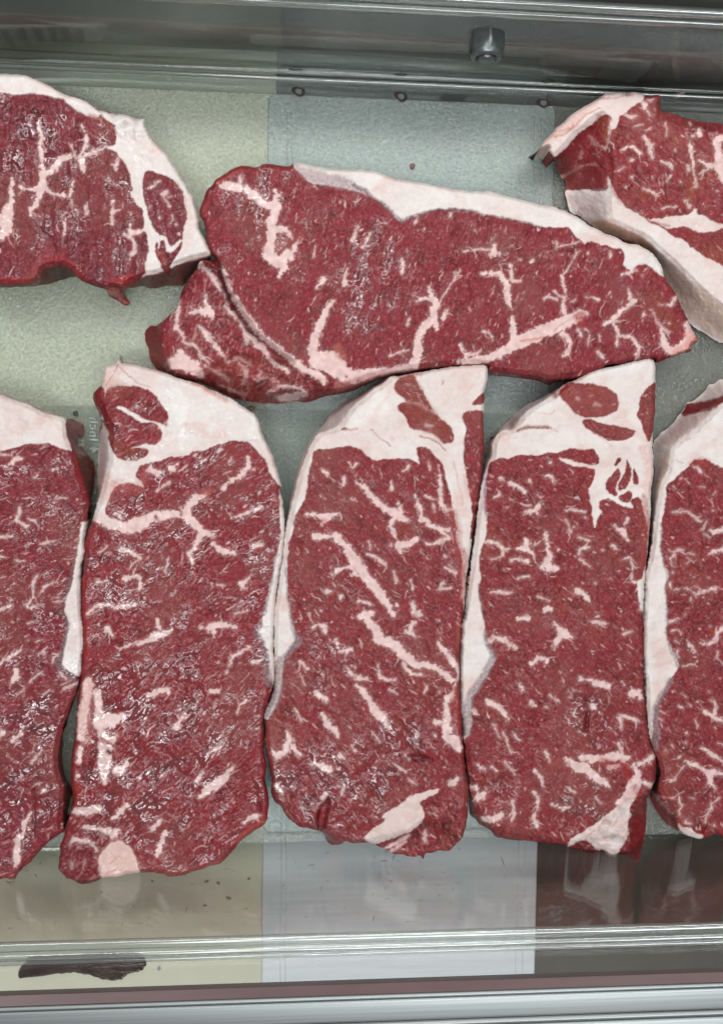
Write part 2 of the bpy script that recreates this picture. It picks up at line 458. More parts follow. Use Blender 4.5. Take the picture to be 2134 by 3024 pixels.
    for w in d.get("wets", []):
        q = sdf_poly(chaikin(pts(w[0]), 1), WX, WY, 120); a = sm(-55, 35, q)
        wet = np.maximum(wet, w[1]*a) if w[1] > .2 else wet*(1-a) + w[1]*a
    wet = wet * (1 - .55*fat*(1-isv))
    # broader brown and dusky zones, and long seams along the grain
    zb = sm(.02, .45, fbm(X/230, Y/230, seed+70, 2))*.45*lean; C = C*(1-zb[..., None]) + np.array([.235, .066, .058])*zb[..., None]
    seam = np.clip(1-np.abs(perlin(U/120, V/30, seed+71))*9, 0, 1)**2*sm(0, .3, perlin(X/90, Y/90, seed+72))*lean
    C = C*(1-.30*seam)[..., None]; z = z - .00035*seam*soft
    lob = perlin(U/40, V/20, seed+33) + .26*perlin(X/18, Y/18, seed+34)
    patch = sm(-.12, .38, perlin(U/95, V/48, seed+36) + .6*perlin(U/40, V/22, seed+37))
    wet = wet*(.12 + .88*patch)
    z = z + .00045*perlin(U/60, V/26, seed+38)*np.clip(D/25, 0, 1)*lean
    z = z + (wet*(.00135*lob*np.clip(D/20, 0, 1) + .00010*perlin(U/11, V/7, seed+32)*soft))*(.35 + .65*lean)
    cav = np.clip(-lob*1.3, 0, 1)*wet*lean
    C = C*((1 - .34*cav)*(1 - .22*wet*lean))[..., None]
    z = np.maximum(z, .0006)
    C = np.clip(C, .004, .86)
    # ---- mesh
    gyv, gxv = np.gradient(D, STEP); gl = np.hypot(gxv, gyv) + 1e-6
    Dcen = (D[:-1, :-1] + D[1:, :-1] + D[:-1, 1:] + D[1:, 1:]) / 4
    use = Dcen > 0
    nr, nc = X.shape
    idx = np.arange(nr*nc).reshape(nr, nc)
    Q = np.stack([idx[1:, :-1], idx[1:, 1:], idx[:-1, 1:], idx[:-1, :-1]], -1)[use]   # image y down -> world up
    # edges used once form the rim
    E = np.concatenate([Q[:, [0, 1]], Q[:, [1, 2]], Q[:, [2, 3]], Q[:, [3, 0]]])
    qi = np.tile(np.arange(len(Q)), 4)
    key = np.sort(E, 1); key = key[:, 0].astype(np.int64)*(nr*nc) + key[:, 1]
    u_, first, cnt = np.unique(key, return_index=True, return_counts=True)
    rim = first[cnt == 1]; RE = E[rim]; RQ = qi[rim]
    rimv = np.unique(RE)
    Xf, Yf, Zf = X.ravel().copy(), Y.ravel().copy(), z.ravel()
    dd = np.clip(D.ravel()[rimv], -6, 6)
    Xf[rimv] -= dd*(gxv/gl).ravel()[rimv]; Yf[rimv] -= dd*(gyv/gl).ravel()[rimv]
    PW = P(Xf, Yf, Zf)
    # normals from the height grid
    G = PW.reshape(nr, nc, 3)
    du = np.gradient(G, axis=1); dv = np.gradient(G, axis=0)
    NM = np.cross(dv, du); NM /= np.linalg.norm(NM, axis=-1, keepdims=True) + 1e-12
    NM = NM * np.sign((NM*(CAM - G)).sum(-1, keepdims=True) + 1e-12)
    NM = NM.reshape(-1, 3)
    Cf = C.reshape(-1, 3); Wf = wet.ravel()
    # skirt rings below the rim
    ring = {}; base_n = nr*nc
    K = 3
    inw = np.stack([gxv.ravel()[rimv], -gyv.ravel()[rimv], np.zeros(len(rimv))], -1); inw /= np.linalg.norm(inw, axis=1, keepdims=True) + 1e-9
    top = PW[rimv]; sv = []; sc_ = []; sw_ = []; sn_ = []
    nz = perlin(X.ravel()[rimv]/14, Y.ravel()[rimv]/14, seed+40)
    sdf_fat_rim = (np.isin(ident.ravel()[rimv], [i for i, n in enumerate(names) if n == "fat_cap"]))[:, None]*1.0
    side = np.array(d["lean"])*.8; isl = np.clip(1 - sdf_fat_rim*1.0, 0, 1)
    for k in range(1, K+1):
        f = k/K; q = top + inw*((.0004 + .0016*f*f + .0005*nz*f)[:, None] if np.ndim(nz) else 0)
        q[:, 2] = top[:, 2]*(1-f) + .0003*f
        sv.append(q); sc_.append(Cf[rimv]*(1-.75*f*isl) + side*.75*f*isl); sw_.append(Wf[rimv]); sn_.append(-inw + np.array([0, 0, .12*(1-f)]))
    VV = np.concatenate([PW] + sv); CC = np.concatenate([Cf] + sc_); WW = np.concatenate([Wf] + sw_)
    NN = np.concatenate([NM] + sn_); Lf = np.clip(lean, 0, 1).ravel(); LL = np.concatenate([Lf] + [Lf[rimv]]*K)
    pos = np.full(nr*nc, -1); pos[rimv] = np.arange(len(rimv)); nrv = len(rimv)
    SQ = []; SI = []
    qid = ident[:-1, :-1][use]
    a, b = pos[RE[:, 0]], pos[RE[:, 1]]
    up = (RE[:, 0], RE[:, 1])
    for k in range(K):
        lo_ = (base_n + k*nrv + a, base_n + k*nrv + b)
        SQ.append(np.stack([up[1], up[0], lo_[0], lo_[1]], -1)); SI.append(qid[RQ]); up = lo_
    AQ = np.concatenate([Q] + SQ); AI = np.concatenate([qid] + SI)
    # ---- one object per part
    cen = PW[use_vertices(Q)].mean(0)
    root = empty(d.get("name", "raw_steak"), (cen[0], cen[1], 0.0), d["label"], "steak", "raw strip steaks laid out in the tray")
    counts = np.bincount(AI, minlength=len(names))
    small = np.array([n not in ("lean",) and c < 26 for n, c in zip(names, counts)])
    for i in np.nonzero(small & (counts > 0))[0]:
        AI[AI == i] = im
    for i, n in enumerate(names):
        sel = AQ[AI == i]
        if not len(sel): continue
        vs, inv = np.unique(sel, return_inverse=True)
        me = bpy.data.meshes.new(n)
        me.vertices.add(len(vs)); me.vertices.foreach_set("co", (VV[vs] - [cen[0], cen[1], 0]).astype(np.float32).ravel())
        nq = len(sel); me.loops.add(nq*4); me.loops.foreach_set("vertex_index", inv.astype(np.int32).ravel())
        me.polygons.add(nq); me.polygons.foreach_set("loop_start", np.arange(0, nq*4, 4, dtype=np.int32))
        me.polygons.foreach_set("loop_total", np.full(nq, 4, np.int32))
        me.polygons.foreach_set("use_smooth", np.ones(nq, bool))
        ca = me.attributes.new("Col", 'FLOAT_COLOR', 'POINT')
        ca.data.foreach_set("color", np.c_[CC[vs], np.ones(len(vs))].astype(np.float32).ravel())
        wa = me.attributes.new("wet", 'FLOAT', 'POINT'); wa.data.foreach_set("value", WW[vs].astype(np.float32))
        la = me.attributes.new("lean", 'FLOAT', 'POINT'); la.data.foreach_set("value", LL[vs].astype(np.float32))
        me.materials.append(MEAT); me.update()
        nn = NN[vs]; nn = nn/(np.linalg.norm(nn, axis=1, keepdims=True)+1e-9)
        me.normals_split_custom_set_from_vertices(nn.tolist())
        o = bpy.data.objects.new(n, me); sc.collection.objects.link(o); o.parent = root
        if n == "marbling": o["kind"] = "stuff"
    return root
def use_vertices(Q): return np.unique(Q)
# ------------------------------------------------------------------ display case, plates and clear trays
def wx(u, v, z): return P(u, v, z)
def slab(name, x0, x1, y0, y1, z1, th, mat, bevel=.0006, parent=None, radius=0.0, seg=6):
    """flat plate with rounded corners and a softened upper edge"""
    def loop(inset, z):
        r = max(radius - inset, 1e-5); o = []
        for cx, cy, a0 in ((x1-radius, y1-radius, 0), (x0+radius, y1-radius, 90), (x0+radius, y0+radius, 180), (x1-radius, y0+radius, 270)):
            for k in range(seg+1):
                a = math.radians(a0 + 90*k/seg); o.append((cx + (r if radius else -inset)*math.cos(a) if radius else cx + (-inset if a0 in (0, 270) else inset),
                                                           cy + r*math.sin(a) if radius else cy + (-inset if a0 in (0, 90) else inset), z))
                if not radius: break
        return o
    L0, L1, L2 = loop(0, z1-th), loop(0, z1-bevel), loop(bevel, z1)
    n = len(L0); v = L0 + L1 + L2; f = []
    for k in range(2):
        for i in range(n): j = (i+1) % n; f.append((k*n+i, k*n+j, (k+1)*n+j, (k+1)*n+i))
    f.append(tuple(range(2*n, 3*n))); f.append(tuple(range(n-1, -1, -1)))
    return mesh_obj(name, v, f, mat, parent, smooth=False)
def sweep_x(name, prof, x0, x1, mat, parent=None, closed=True, smooth=True, n=2, skew=None):
    """profile [(y, z)] carried along x"""
    v = []; m = len(prof)
    for i in range(n):
        x = x0 + (x1-x0)*i/(n-1); v += [(x, y, z) for y, z in prof]
    f = []
    for i in range(n-1):
        for k in range(m if closed else m-1):
            l = (k+1) % m; f.append((i*m+k, (i+1)*m+k, (i+1)*m+l, i*m+l))
    if closed: f += [tuple(range(m-1, -1, -1)), tuple((n-1)*m + k for k in range(m))]
    return mesh_obj(name, v, f, mat, parent, smooth)
def arc(cy, cz, ry, rz, a0, a1, n):
    return [(cy + ry*math.cos(math.radians(a0+(a1-a0)*k/n)), cz + rz*math.sin(math.radians(a0+(a1-a0)*k/n))) for k in range(n+1)]

XL, XR = -.30, .34
ZP = -.012                                   # base panels lie a little below the clear tray
YB = float(P(1067, 238, 0)[1])               # foot of the back wall
YF = float(P(1067, 2485, 0)[1])              # foot of the front wall
sx0 = float((P(797, 300, ZP+.0015)[0] + P(768, 2700, ZP+.0015)[0])/2); sx1 = float((P(1644, 330, ZP+.0015)[0] + P(1578, 2600, ZP+.0015)[0])/2)

M_BEIGE = panel_material("beige_board", (.74, .725, .55), (.66, .65, .49), rough=.5, nscale=45, amp=1.2)
M_SHADEBOARD = panel_material("shaded_board", (.075, .060, .038), (.040, .030, .019), rough=.42, nscale=22, amp=1.4)  # right-hand beige board, its shade put into a darker colour
M_STEEL = panel_material("brushed_steel", (.43, .50, .525), (.36, .42, .445), rough=.40, metal=.25, stretch=(3, 90, 3), nscale=8, amp=1.0)
M_STEELD = panel_material("dull_steel", (.33, .355, .345), (.25, .27, .26), rough=.42, metal=.3, stretch=(2, 60, 40), nscale=8)
M_NUT = panel_material("zinc_steel", (.22, .24, .24), (.16, .18, .18), rough=.33, metal=.85, nscale=300)
M_RING = panel_material("rust_ring", (.035, .028, .018), (.02, .016, .01), rough=.7, nscale=500)
M_RIVET = panel_material("rivet_grey", (.16, .165, .155), (.12, .12, .11), rough=.5, nscale=300)
M_ALU = panel_material("aluminium", (.42, .45, .445), (.32, .35, .345), rough=.42, metal=.9, stretch=(2, 260, 260), nscale=4, amp=1.4)
M_DARKWALL = panel_material("smoked_wall_backing", (.15, .155, .145), (.11, .112, .104), rough=.35, stretch=(1, 3, 8), nscale=12)
M_REFLECTION = panel_material("painted_meat_reflection", (.15, .085, .085), (.11, .06, .06), rough=.3, stretch=(1, 6, 6), nscale=30)
M_PEB = clear_material("pebbled_clear_plastic", (.93, .96, .94), 1.3, .16, 750, .0009, haze=.10, hazecol=(.50, .53, .45), grain=.16)
M_CLEAR = clear_material("clear_plastic", (.985, .99, .985), 2.1, .05, 18, .0016, haze=.015, stretch=(.4, 1, 1))
M_SMOOTH = clear_material("smooth_clear_plastic", (.94, .955, .94), 1.6, .08, 60, .0003, haze=.05, hazecol=(.35, .40, .34))
M_WALL = clear_material("clear_wall_plastic", (.78, .80, .78), 2.2, .09, 25, .0010, haze=.04, hazecol=(.3, .32, .3), stretch=(.3, 1, 1))
M_RIM = clear_material("clear_rim_plastic", (.86, .89, .87), 4.0, .06, 30, .0012, haze=.16, hazecol=(.62, .66, .62), stretch=(.15, 1, 1))
M_EMB = clear_material("embossed_plastic", (.86, .92, .86), 5.0, .14, haze=.28, hazecol=(.7, .78, .7))

# floor of the display case: two boards with a steel strip between
for n_, a_, b_, m_ in (("case_floor", XL, sx0 + .004, M_BEIGE), ("case_floor", sx1 - .004, XR, M_SHADEBOARD)):
    o = slab(n_, a_, b_, YF - .10, YB + .10, ZP, .006, m_); o["kind"] = "structure"
base = slab("case_base", XL - .1, XR + .1, YF - .22, YB + .22, ZP - .0065, .01, M_DARKWALL); base["kind"] = "structure"
strip_root = empty("steel_strip", ((sx0+sx1)/2, 0, ZP), "grey steel strip running front to back between two boards under the tray", "steel strip")
M_STEEL_LIT = panel_material("lit_steel", (.80, .84, .85), (.70, .74, .755), rough=.34, metal=.10, stretch=(3, 60, 3), nscale=9, amp=1.0)  # front of the strip: stronger light put into a paler steel
o = slab("strip_plate", sx0, sx1, YF + .0012, YB - .004, ZP + .0016, .0014, M_STEEL, .0006, radius=.004); put(o, strip_root)
o = slab("strip_lit_front", sx0, sx1, YF - .095, YF + .0009, ZP + .0016, .0014, M_STEEL_LIT, .0006); put(o, strip_root)
for xx in (sx0 + .0095, sx0 + .0120, sx1 - .0065, sx1 - .0100):
    for y0_, y1_, m_ in ((YF + .002, YB - .012, M_STEEL), (YF - .094, YF, M_STEEL_LIT)):
        o = slab("strip_bead", xx - .0005, xx + .0005, y0_, y1_, ZP + .0019, .0007, m_, .0003); put(o, strip_root)
# ringed rivets along the back edge of the strip
for u, v in ((882, 270), (1184, 285), (1604, 304)):
    p = P(u, v, -.0005)
    rr = empty("rivet", tuple(p), {882: "ring marked rivet at the left end of the steel strip's back edge", 1184: "middle one of three ring marked rivets on the steel strip",
                                   1604: "ring marked rivet beside the rounded corner of the steel strip"}[u], "rivet", "rivets along the back edge of the steel strip")
    vs = []; fs = []; n = 20
    for k in range(n):
        a = 2*math.pi*k/n; w = 1 + .18*math.sin(a*2 + u) + .1*math.sin(3*a)
        for r, z in ((.0014, -.0002), (.0017*w, .0004), (.0025*w, .0004), (.0028*w, -.0003)):
            vs.append((p[0] + 1.05*r*math.cos(a), p[1] + r*math.sin(a)*.9, p[2] + z))
    for k in range(n):
        l = (k+1) % n
        for q in range(3): fs.append((k*4+q, k*4+q+1, l*4+q+1, l*4+q))
    put(mesh_obj("rivet_ring", vs, fs, M_RING), rr)
    vs = [(p[0], p[1], p[2] + .0002)]; fs = []
    for r, z in ((.0010, .0002), (.00155, .0001)):
        for k in range(n): a = 2*math.pi*k/n; vs.append((p[0] + r*math.cos(a), p[1] + .9*r*math.sin(a), p[2] + z))
    for k in range(n):
        l = (k+1) % n; fs.append((0, 1+k, 1+l)); fs.append((1+k, 1+n+k, 1+n+l, 1+l))
    put(mesh_obj("rivet_head", vs, fs, M_RIVET), rr)

# clear tray that holds the steaks
tray = empty("clear_tray", (0, 0, 0), "shallow clear plastic tray with a pebbled floor holding all the steaks", "tray")
ylab0, ylab1 = float(P(1000, 1212, 0)[1]), float(P(1000, 1700, 0)[1])
ypeb = float(P(1067, 287, 0)[1])
o = slab("tray_floor", XL, XR, YF, ypeb, -.0003, .0014, M_PEB, .0003); put(o, tray)
M_MARGIN = clear_material("shade_tinted_plastic", (.80, .83, .81), 1.5, .10, 40, .0004, haze=.05, hazecol=(.35, .38, .36), stretch=(.3, 1, 1))  # darker tint paints the back wall's shadow onto the floor margin
o = slab("floor_margin", XL, XR, ypeb, YB, -.0006, .0011, M_MARGIN, .0003); put(o, tray)
HW = .062
yt = YB + .0105                                    # top of back wall
prof = arc(YB + .004, .004, .004, .004, 270, 180, 5)[::1] + [(YB, .010), (yt, HW), (yt + .0025, HW), (YB + .0028, .010)] + arc(YB + .0065, .0050, .0035, .0035, 180, 270, 4)
o = sweep_x("back_wall_panel", prof, XL, XR, M_WALL, None); put(o, tray)
for yy, zz, ry, rz in ((YB - .0012, .0016, .0012, .0012), (YB + .0010, .0036, .0010, .0012)):
    o = sweep_x("base_ridge", arc(yy, zz, ry, rz, 0, 340, 17), XL, XR, M_RIM, None); put(o, tray)
for yy, zz, ry, rz in ((yt - .0012, HW - .004, .0016, .0020), (yt + .0012, HW + .0016, .0022, .0022)):
    o = sweep_x("rim_ridge", arc(yy, zz, ry, rz, 0, 345, 23), XL, XR, M_RIM, None); put(o, tray)
yf1 = float(P(1067, 2752, HW)[1])
prof = [(YF, 0.0), (yf1, HW), (yf1 - .0016, HW), (YF - .0018, 0.0)]
o = sweep_x("front_wall_panel", prof, XL, XR, M_CLEAR, None, smooth=False); put(o, tray)
yr = float(P(1067, 2785, HW)[1])
for dy, zz, ry, rz in ((.0028, HW, .0022, .0018), (-.0006, HW + .0015, .0020, .0022), (-.0036, HW + .0006, .0014, .0016)):
    o = sweep_x("rim_ridge", arc(yr + dy, zz, ry, rz, 0, 345, 23), XL, XR, M_RIM, None); put(o, tray)
# outer skirt beyond the rim: a second clear wall falling away to the case front
ZO = .072
ye0, ye1 = yr - .0035, float(P(1067, 2903, ZO)[1])
o = sweep_x("outer_flange", [(ye0, HW - .001), (ye1, ZO), (ye1 - .0014, ZO), (ye0 - .0016, HW - .001)], XL, XR, M_CLEAR, None, smooth=False); put(o, tray)

# smooth label area with embossed words
o = slab("label_panel", float(P(100, 1190, 0)[0]), XR - .004, ylab1, ylab0, .0003, .0005, M_SMOOTH, .0002, radius=.006); put(o, tray)
def text_obj(body, u, v, size, z=.0003):
    """lettering moulded into the underside, so it reads in mirror writing from above"""
    cu = bpy.data.curves.new("embossed_lettering", 'FONT'); cu.body = body; cu.size = size; cu.extrude = .00012; cu.bevel_depth = .00024
    cu.bevel_resolution = 1; cu.space_character = 1.15
    t = bpy.data.objects.new("embossed_lettering", cu); sc.collection.objects.link(t)
    bpy.context.view_layer.update()
    me = bpy.data.meshes.new_from_object(t); bpy.data.objects.remove(t)
    me.transform(Matrix.Scale(-1, 4, (1, 0, 0))); me.flip_normals(); me.materials.clear(); me.materials.append(M_EMB)
    t = bpy.data.objects.new("embossed_lettering", me); sc.collection.objects.link(t)
    t.location = tuple(P(u, v, z)); t.rotation_euler = (0, 0, math.radians(-90)); put(t, tray); return t
text_obj("4 Inch", 266, 1338, .0060)
text_obj("SE   m", 232, 1318, .0036)

# lock nut on the back wall
def nut():
    pw = np.array(P(1437, 96, .044)); pw[1] = YB + .0105*(.044/HW) - .0008
    root = empty("lock_nut", tuple(pw), "hexagonal steel lock nut with its bolt end, standing out from the back wall", "nut")
    def lathe(prof, n, hexf=None):
        vs = []; fs = []
        for r, t in prof:
            for k in range(n):
                a = 2*math.pi*k/n
                rr = r
                if hexf and t in hexf: rr = r * (math.cos(math.pi/6)/math.cos((a % (math.pi/3)) - math.pi/6))
                vs.append((pw[0] + rr*math.cos(a+.52), pw[1] - t, pw[2] + rr*math.sin(a+.52)))
        for i in range(len(prof)-1):
            for k in range(n): l = (k+1) % n; fs.append((i*n+k, i*n+l, (i+1)*n+l, (i+1)*n+k))
        return vs, fs
    R = .0076
    vs, fs = lathe([(R*.99, .0), (R*1.04, .0006), (R*1.08, .0028), (R*1.08, .0064), (R*.98, .0080)], 60, {.0, .0006, .0028, .0064})
    put(mesh_obj("nut_body", vs, fs, M_NUT), root)
    vs, fs = lathe([(R*.96, .0077), (R*.93, .0096), (R*.84, .0108), (R*.70, .0108), (R*.62, .0098), (R*.50, .0090)], 48)
    put(mesh_obj("nut_collar", vs, fs, M_NUT), root)
    vs, fs = lathe([(R*.52, .0085), (R*.52, .0108), (R*.46, .0117), (R*.40, .0119), (.00001, .0119)], 36)
    put(mesh_obj("bolt_end", vs, fs, M_NUT), root)
nut()

# what stands behind and in front of the tray
o = sweep_x("case_back_wall", [(YB + .016, ZP), (YB + .016, .086), (YB + .024, .086), (YB + .024, ZP)], XL - .1, XR + .1, M_DARKWALL, None, smooth=False)
tag(o, "dark grey wall of the display case seen through the clear back wall of the tray", "case wall")
ym0, ym1 = float(P(1067, 2906, ZO)[1]), float(P(1067, 2932, ZO)[1])
o = sweep_x("meat_reflection", [(ym0, ZO), (ym1, ZO + .0012), (ym1, ZO - .004), (ym0, ZO - .004)], XL, XR, M_REFLECTION, None, smooth=False)  # the meat's reflection in the rim, painted as a solid maroon strip
tag(o, "dark maroon strip painted as a reflection of the meat, between the clear tray and the metal rails", "painted reflection")
y0 = ym1; rails = []
lab_ = ("narrow bright metal rail next to the painted maroon reflection", "wide flat metal rail between the two narrow front rails", "narrow metal rail just below the wide flat one", "metal rail along the bottom edge of the picture")
for (w, h, fl), lb in zip(((.0026, .0020, 0), (.0100, .0010, 1), (.0028, .0016, 0), (.0140, .0014, 1)), lab_):
    pr = arc(y0 - .0012, ZO, .0012, h, 0, 90, 5) + arc(y0 - w + .0012, ZO, .0012, h, 90, 180, 5) if fl else arc(y0 - w/2, ZO, w/2, h, 0, 180, 10)
    o = sweep_x("metal_rail", pr + [(y0 - w, ZO - .006), (y0, ZO - .006)], XL, XR, M_ALU, None)
    tag(o, lb, "rail", "metal rails along the front of the case"); y0 -= w + .0001

# ------------------------------------------------------------------ small leavings and a dark patch on the plastic
def blob(name, poly, z0, h, mat, n=1):
    """thin irregular film or scrap with a domed top, outline given as world points"""
    c = np.mean(poly, 0); v = []; f = []; m = len(poly)
    for s_, zz in ((1.0, 0), (.93, .6), (.75, .9), (.4, 1.0)):
        for q in poly: v.append((c[0] + (q[0]-c[0])*s_, c[1] + (q[1]-c[1])*s_, c[2] + (q[2]-c[2])*s_ + z0 + h*zz))
    v.append((c[0], c[1], c[2] + z0 + h))
    for k in range(3):
        for i in range(m): j = (i+1) % m; f.append((k*m+i, k*m+j, (k+1)*m+j, (k+1)*m+i))
    for i in range(m): f.append((3*m+i, 3*m+(i+1) % m, 4*m))
    f.append(tuple(range(m-1, -1, -1)))
    return mesh_obj(name, v, f, mat)
rq = random.Random(4)
def px_poly(us, z): a = chaikin(np.array(us, float), 1); return P(a[:, 0], a[:, 1], z)
M_DARKFILM = clear_material("dark_film", (.42, .36, .36), 1.2, .15, 150, .0004, haze=.26, hazecol=(.07, .042, .044), grain=.4)
M_SCRAP = panel_material("fat_scrap", (.60, .50, .42), (.45, .34, .27), rough=.35, nscale=400)
M_RSCRAP = panel_material("meat_scrap", (.20, .085, .06), (.13, .05, .04), rough=.35, nscale=400)
M_SPOT = panel_material("dark_spot", (.018, .020, .022), (.05, .055, .05), rough=.5, nscale=500)
def on_flange(us):
    a = chaikin(np.array(us, float), 3); a = a + 5*np.stack([perlin(a[:, 0]/14, a[:, 1]/14, 1), perlin(a[:, 0]/14, a[:, 1]/14, 2)], -1) + 3*np.stack([perlin(a[:, 0]/5, a[:, 1]/5, 3), perlin(a[:, 0]/5, a[:, 1]/5, 4)], -1); d = ray(a[:, 0], a[:, 1])
    # meet the sloping outer lip
    p0 = np.array([0, ye0, HW - .001]); nrm = np.cross([1, 0, 0], [0, ye1 - ye0, ZO - HW + .001]); nrm = nrm/np.linalg.norm(nrm)
    if nrm[1] < 0: nrm = -nrm
    t = ((p0 - CAM) @ nrm)/(d @ nrm); return CAM + d*t[:, None] + nrm*.0004
o = blob("dark_patch", on_flange([(52, 2893), (56, 2862), (84, 2836), (78, 2826), (190, 2820), (300, 2814), (425, 2812), (438, 2850), (412, 2872), (382, 2872), (366, 2892), (330, 2898), (296, 2890), (250, 2876), (170, 2874), (100, 2886)]), 0, .0002, M_DARKFILM)  # ragged dark translucent patch on the outer lip
tag(o, "dark see-through patch on the clear outer lip at the lower left", "smear")
o = blob("ink_spot", px_poly([(218, 1216), (228, 1212), (234, 1220), (231, 1228), (222, 1230), (216, 1224)], 0), .0006, .0002, M_SPOT)
tag(o, "small black spot on the smooth panel beside the embossed lettering", "spot")
o = blob("fat_scrap", px_poly([(16, 2600), (34, 2606), (44, 2598), (42, 2614), (34, 2618)], .002), 0, .0008, M_SCRAP)
tag(o, "tiny pale fat scrap below the lowest corner of the left-edge front steak", "scrap")
o = blob("meat_scrap", px_poly([(1208, 488), (1218, 481), (1226, 488), (1222, 498), (1212, 502)], 0), .0001, .0010, M_RSCRAP)
tag(o, "brown crumb on the tray floor above the white cap of the long steak", "scrap")
o = blob("meat_scrap", px_poly([(728, 1206), (744, 1196), (756, 1204), (746, 1216), (732, 1214)], 0), .0001, .0012, M_RSCRAP)
tag(o, "brown crumb beside the fat of the steak with the round red muscle", "scrap")
o = blob("fat_scrap", px_poly([(1990, 280), (2016, 270), (2022, 276), (2004, 286), (1992, 288)], 0), .0001, .0012, M_SCRAP)
tag(o, "pale scrap lying against the foot of the back wall beyond the back right steak", "scrap")
# standing drops of water
M_DROP = clear_material("water", (.93, .95, .95), 2.2, .03)
vs = []; fs = []
def drop(p, r):
    b = len(vs); n = 8
    for s_, zz in ((1, 0), (.8, .45), (.4, .7)):
        for k in range(n):
            a = 2*math.pi*k/n; vs.append((p[0] + r*s_*math.cos(a)*(1 + .2*math.sin(2*a + r*9e3)), p[1] + r*s_*math.sin(a), p[2] + r*zz))
    vs.append((p[0], p[1], p[2] + r*.75))
    for k in range(2):
        for i in range(n): j = (i+1) % n; fs.append((b+k*n+i, b+k*n+j, b+(k+1)*n+j, b+(k+1)*n+i))
    for i in range(n): fs.append((b+2*n+i, b+2*n+(i+1) % n, b+3*n))
for cx, cy, sx_, sy_, k_ in ((1470, 1160, 42, 36, 70), (1980, 1150, 36, 30, 60), (2040, 1110, 30, 24, 25), (300, 1010, 60, 30, 25), (1350, 545, 120, 12, 14), (1000, 2560, 140, 50, 22), (1290, 2560, 60, 50, 14)):
    for _ in range(k_): drop(P(rq.gauss(cx, sx_), rq.gauss(cy, sy_), .0001 if cy < 2400 else ZP + .0018), min(.0002 + rq.expovariate(1/.00028), .0011))
o = mesh_obj("water_droplets", vs, fs, M_DROP); o["kind"] = "stuff"
# fine scratches and nicks on the strip's lit-coloured front and the boards
vs = []; fs = []
def scratch(u, v, ang, ln, w, z):
    p = P(u, v, z); c, s_ = math.cos(ang), math.sin(ang); b = len(vs)
    for t, q in ((0, .2), (.5, 1), (1, .2)):
        x, y = p[0] + c*ln*t, p[1] + s_*ln*t + .0004*math.sin(t*3)
        vs.extend([(x - s_*w*q, y + c*w*q, p[2]), (x + s_*w*q, y - c*w*q, p[2])])
    fs.extend([(b, b+2, b+3, b+1), (b+2, b+4, b+5, b+3)])
for u, v, a_, l_ in ((1478, 2528, -1.25, .006), (1122, 2545, .05, .004), (1160, 2540, 1.3, .003), (1355, 2512, 1.4, .0015), (1240, 2550, 1.2, .001), (118, 2555, 1.3, .002), (100, 2580, -.9, .003), (550, 2695, 1.5, .003)):
    scratch(u, v, a_, l_, .00022, ZP + (.0019 if 790 < u < 1570 else .0003))
for _ in range(90):
    u = rq.uniform(20, 760) if rq.random() < .55 else rq.uniform(800, 1560); v = rq.uniform(2500, 2745)
    scratch(u, v, rq.choice((0, 0, 1.57, rq.uniform(0, 3))) + rq.gauss(0, .08), rq.uniform(.0006, .004), rq.uniform(.00004, .00016), ZP + (.0019 if u > 790 else .0003))
for u, v, r in ((675, 2652, .0022), (605, 2674, .0016), (645, 2608, .0018), (450, 2602, .0014), (610, 2603, .002), (735, 2595, .0015), (300, 2635, .0012), (470, 2860, .002)):
    b = len(vs); p = P(u, v, ZP + .0003); vs.append(tuple(p))
    for k in range(10): a = 6.283*k/10; q = r*.55*(1 + .25*math.sin(2*a + u)); vs.append((p[0] + q*math.cos(a), p[1] + .8*q*math.sin(a), p[2]))
    for k in range(10): fs.append((b, b+1+k, b+1+(k+1) % 10))
M_SCR = panel_material("scratch_grey", (.30, .295, .24), (.20, .20, .17), rough=.6, nscale=200)
o = mesh_obj("scratches", vs, fs, M_SCR, smooth=False); o["kind"] = "stuff"
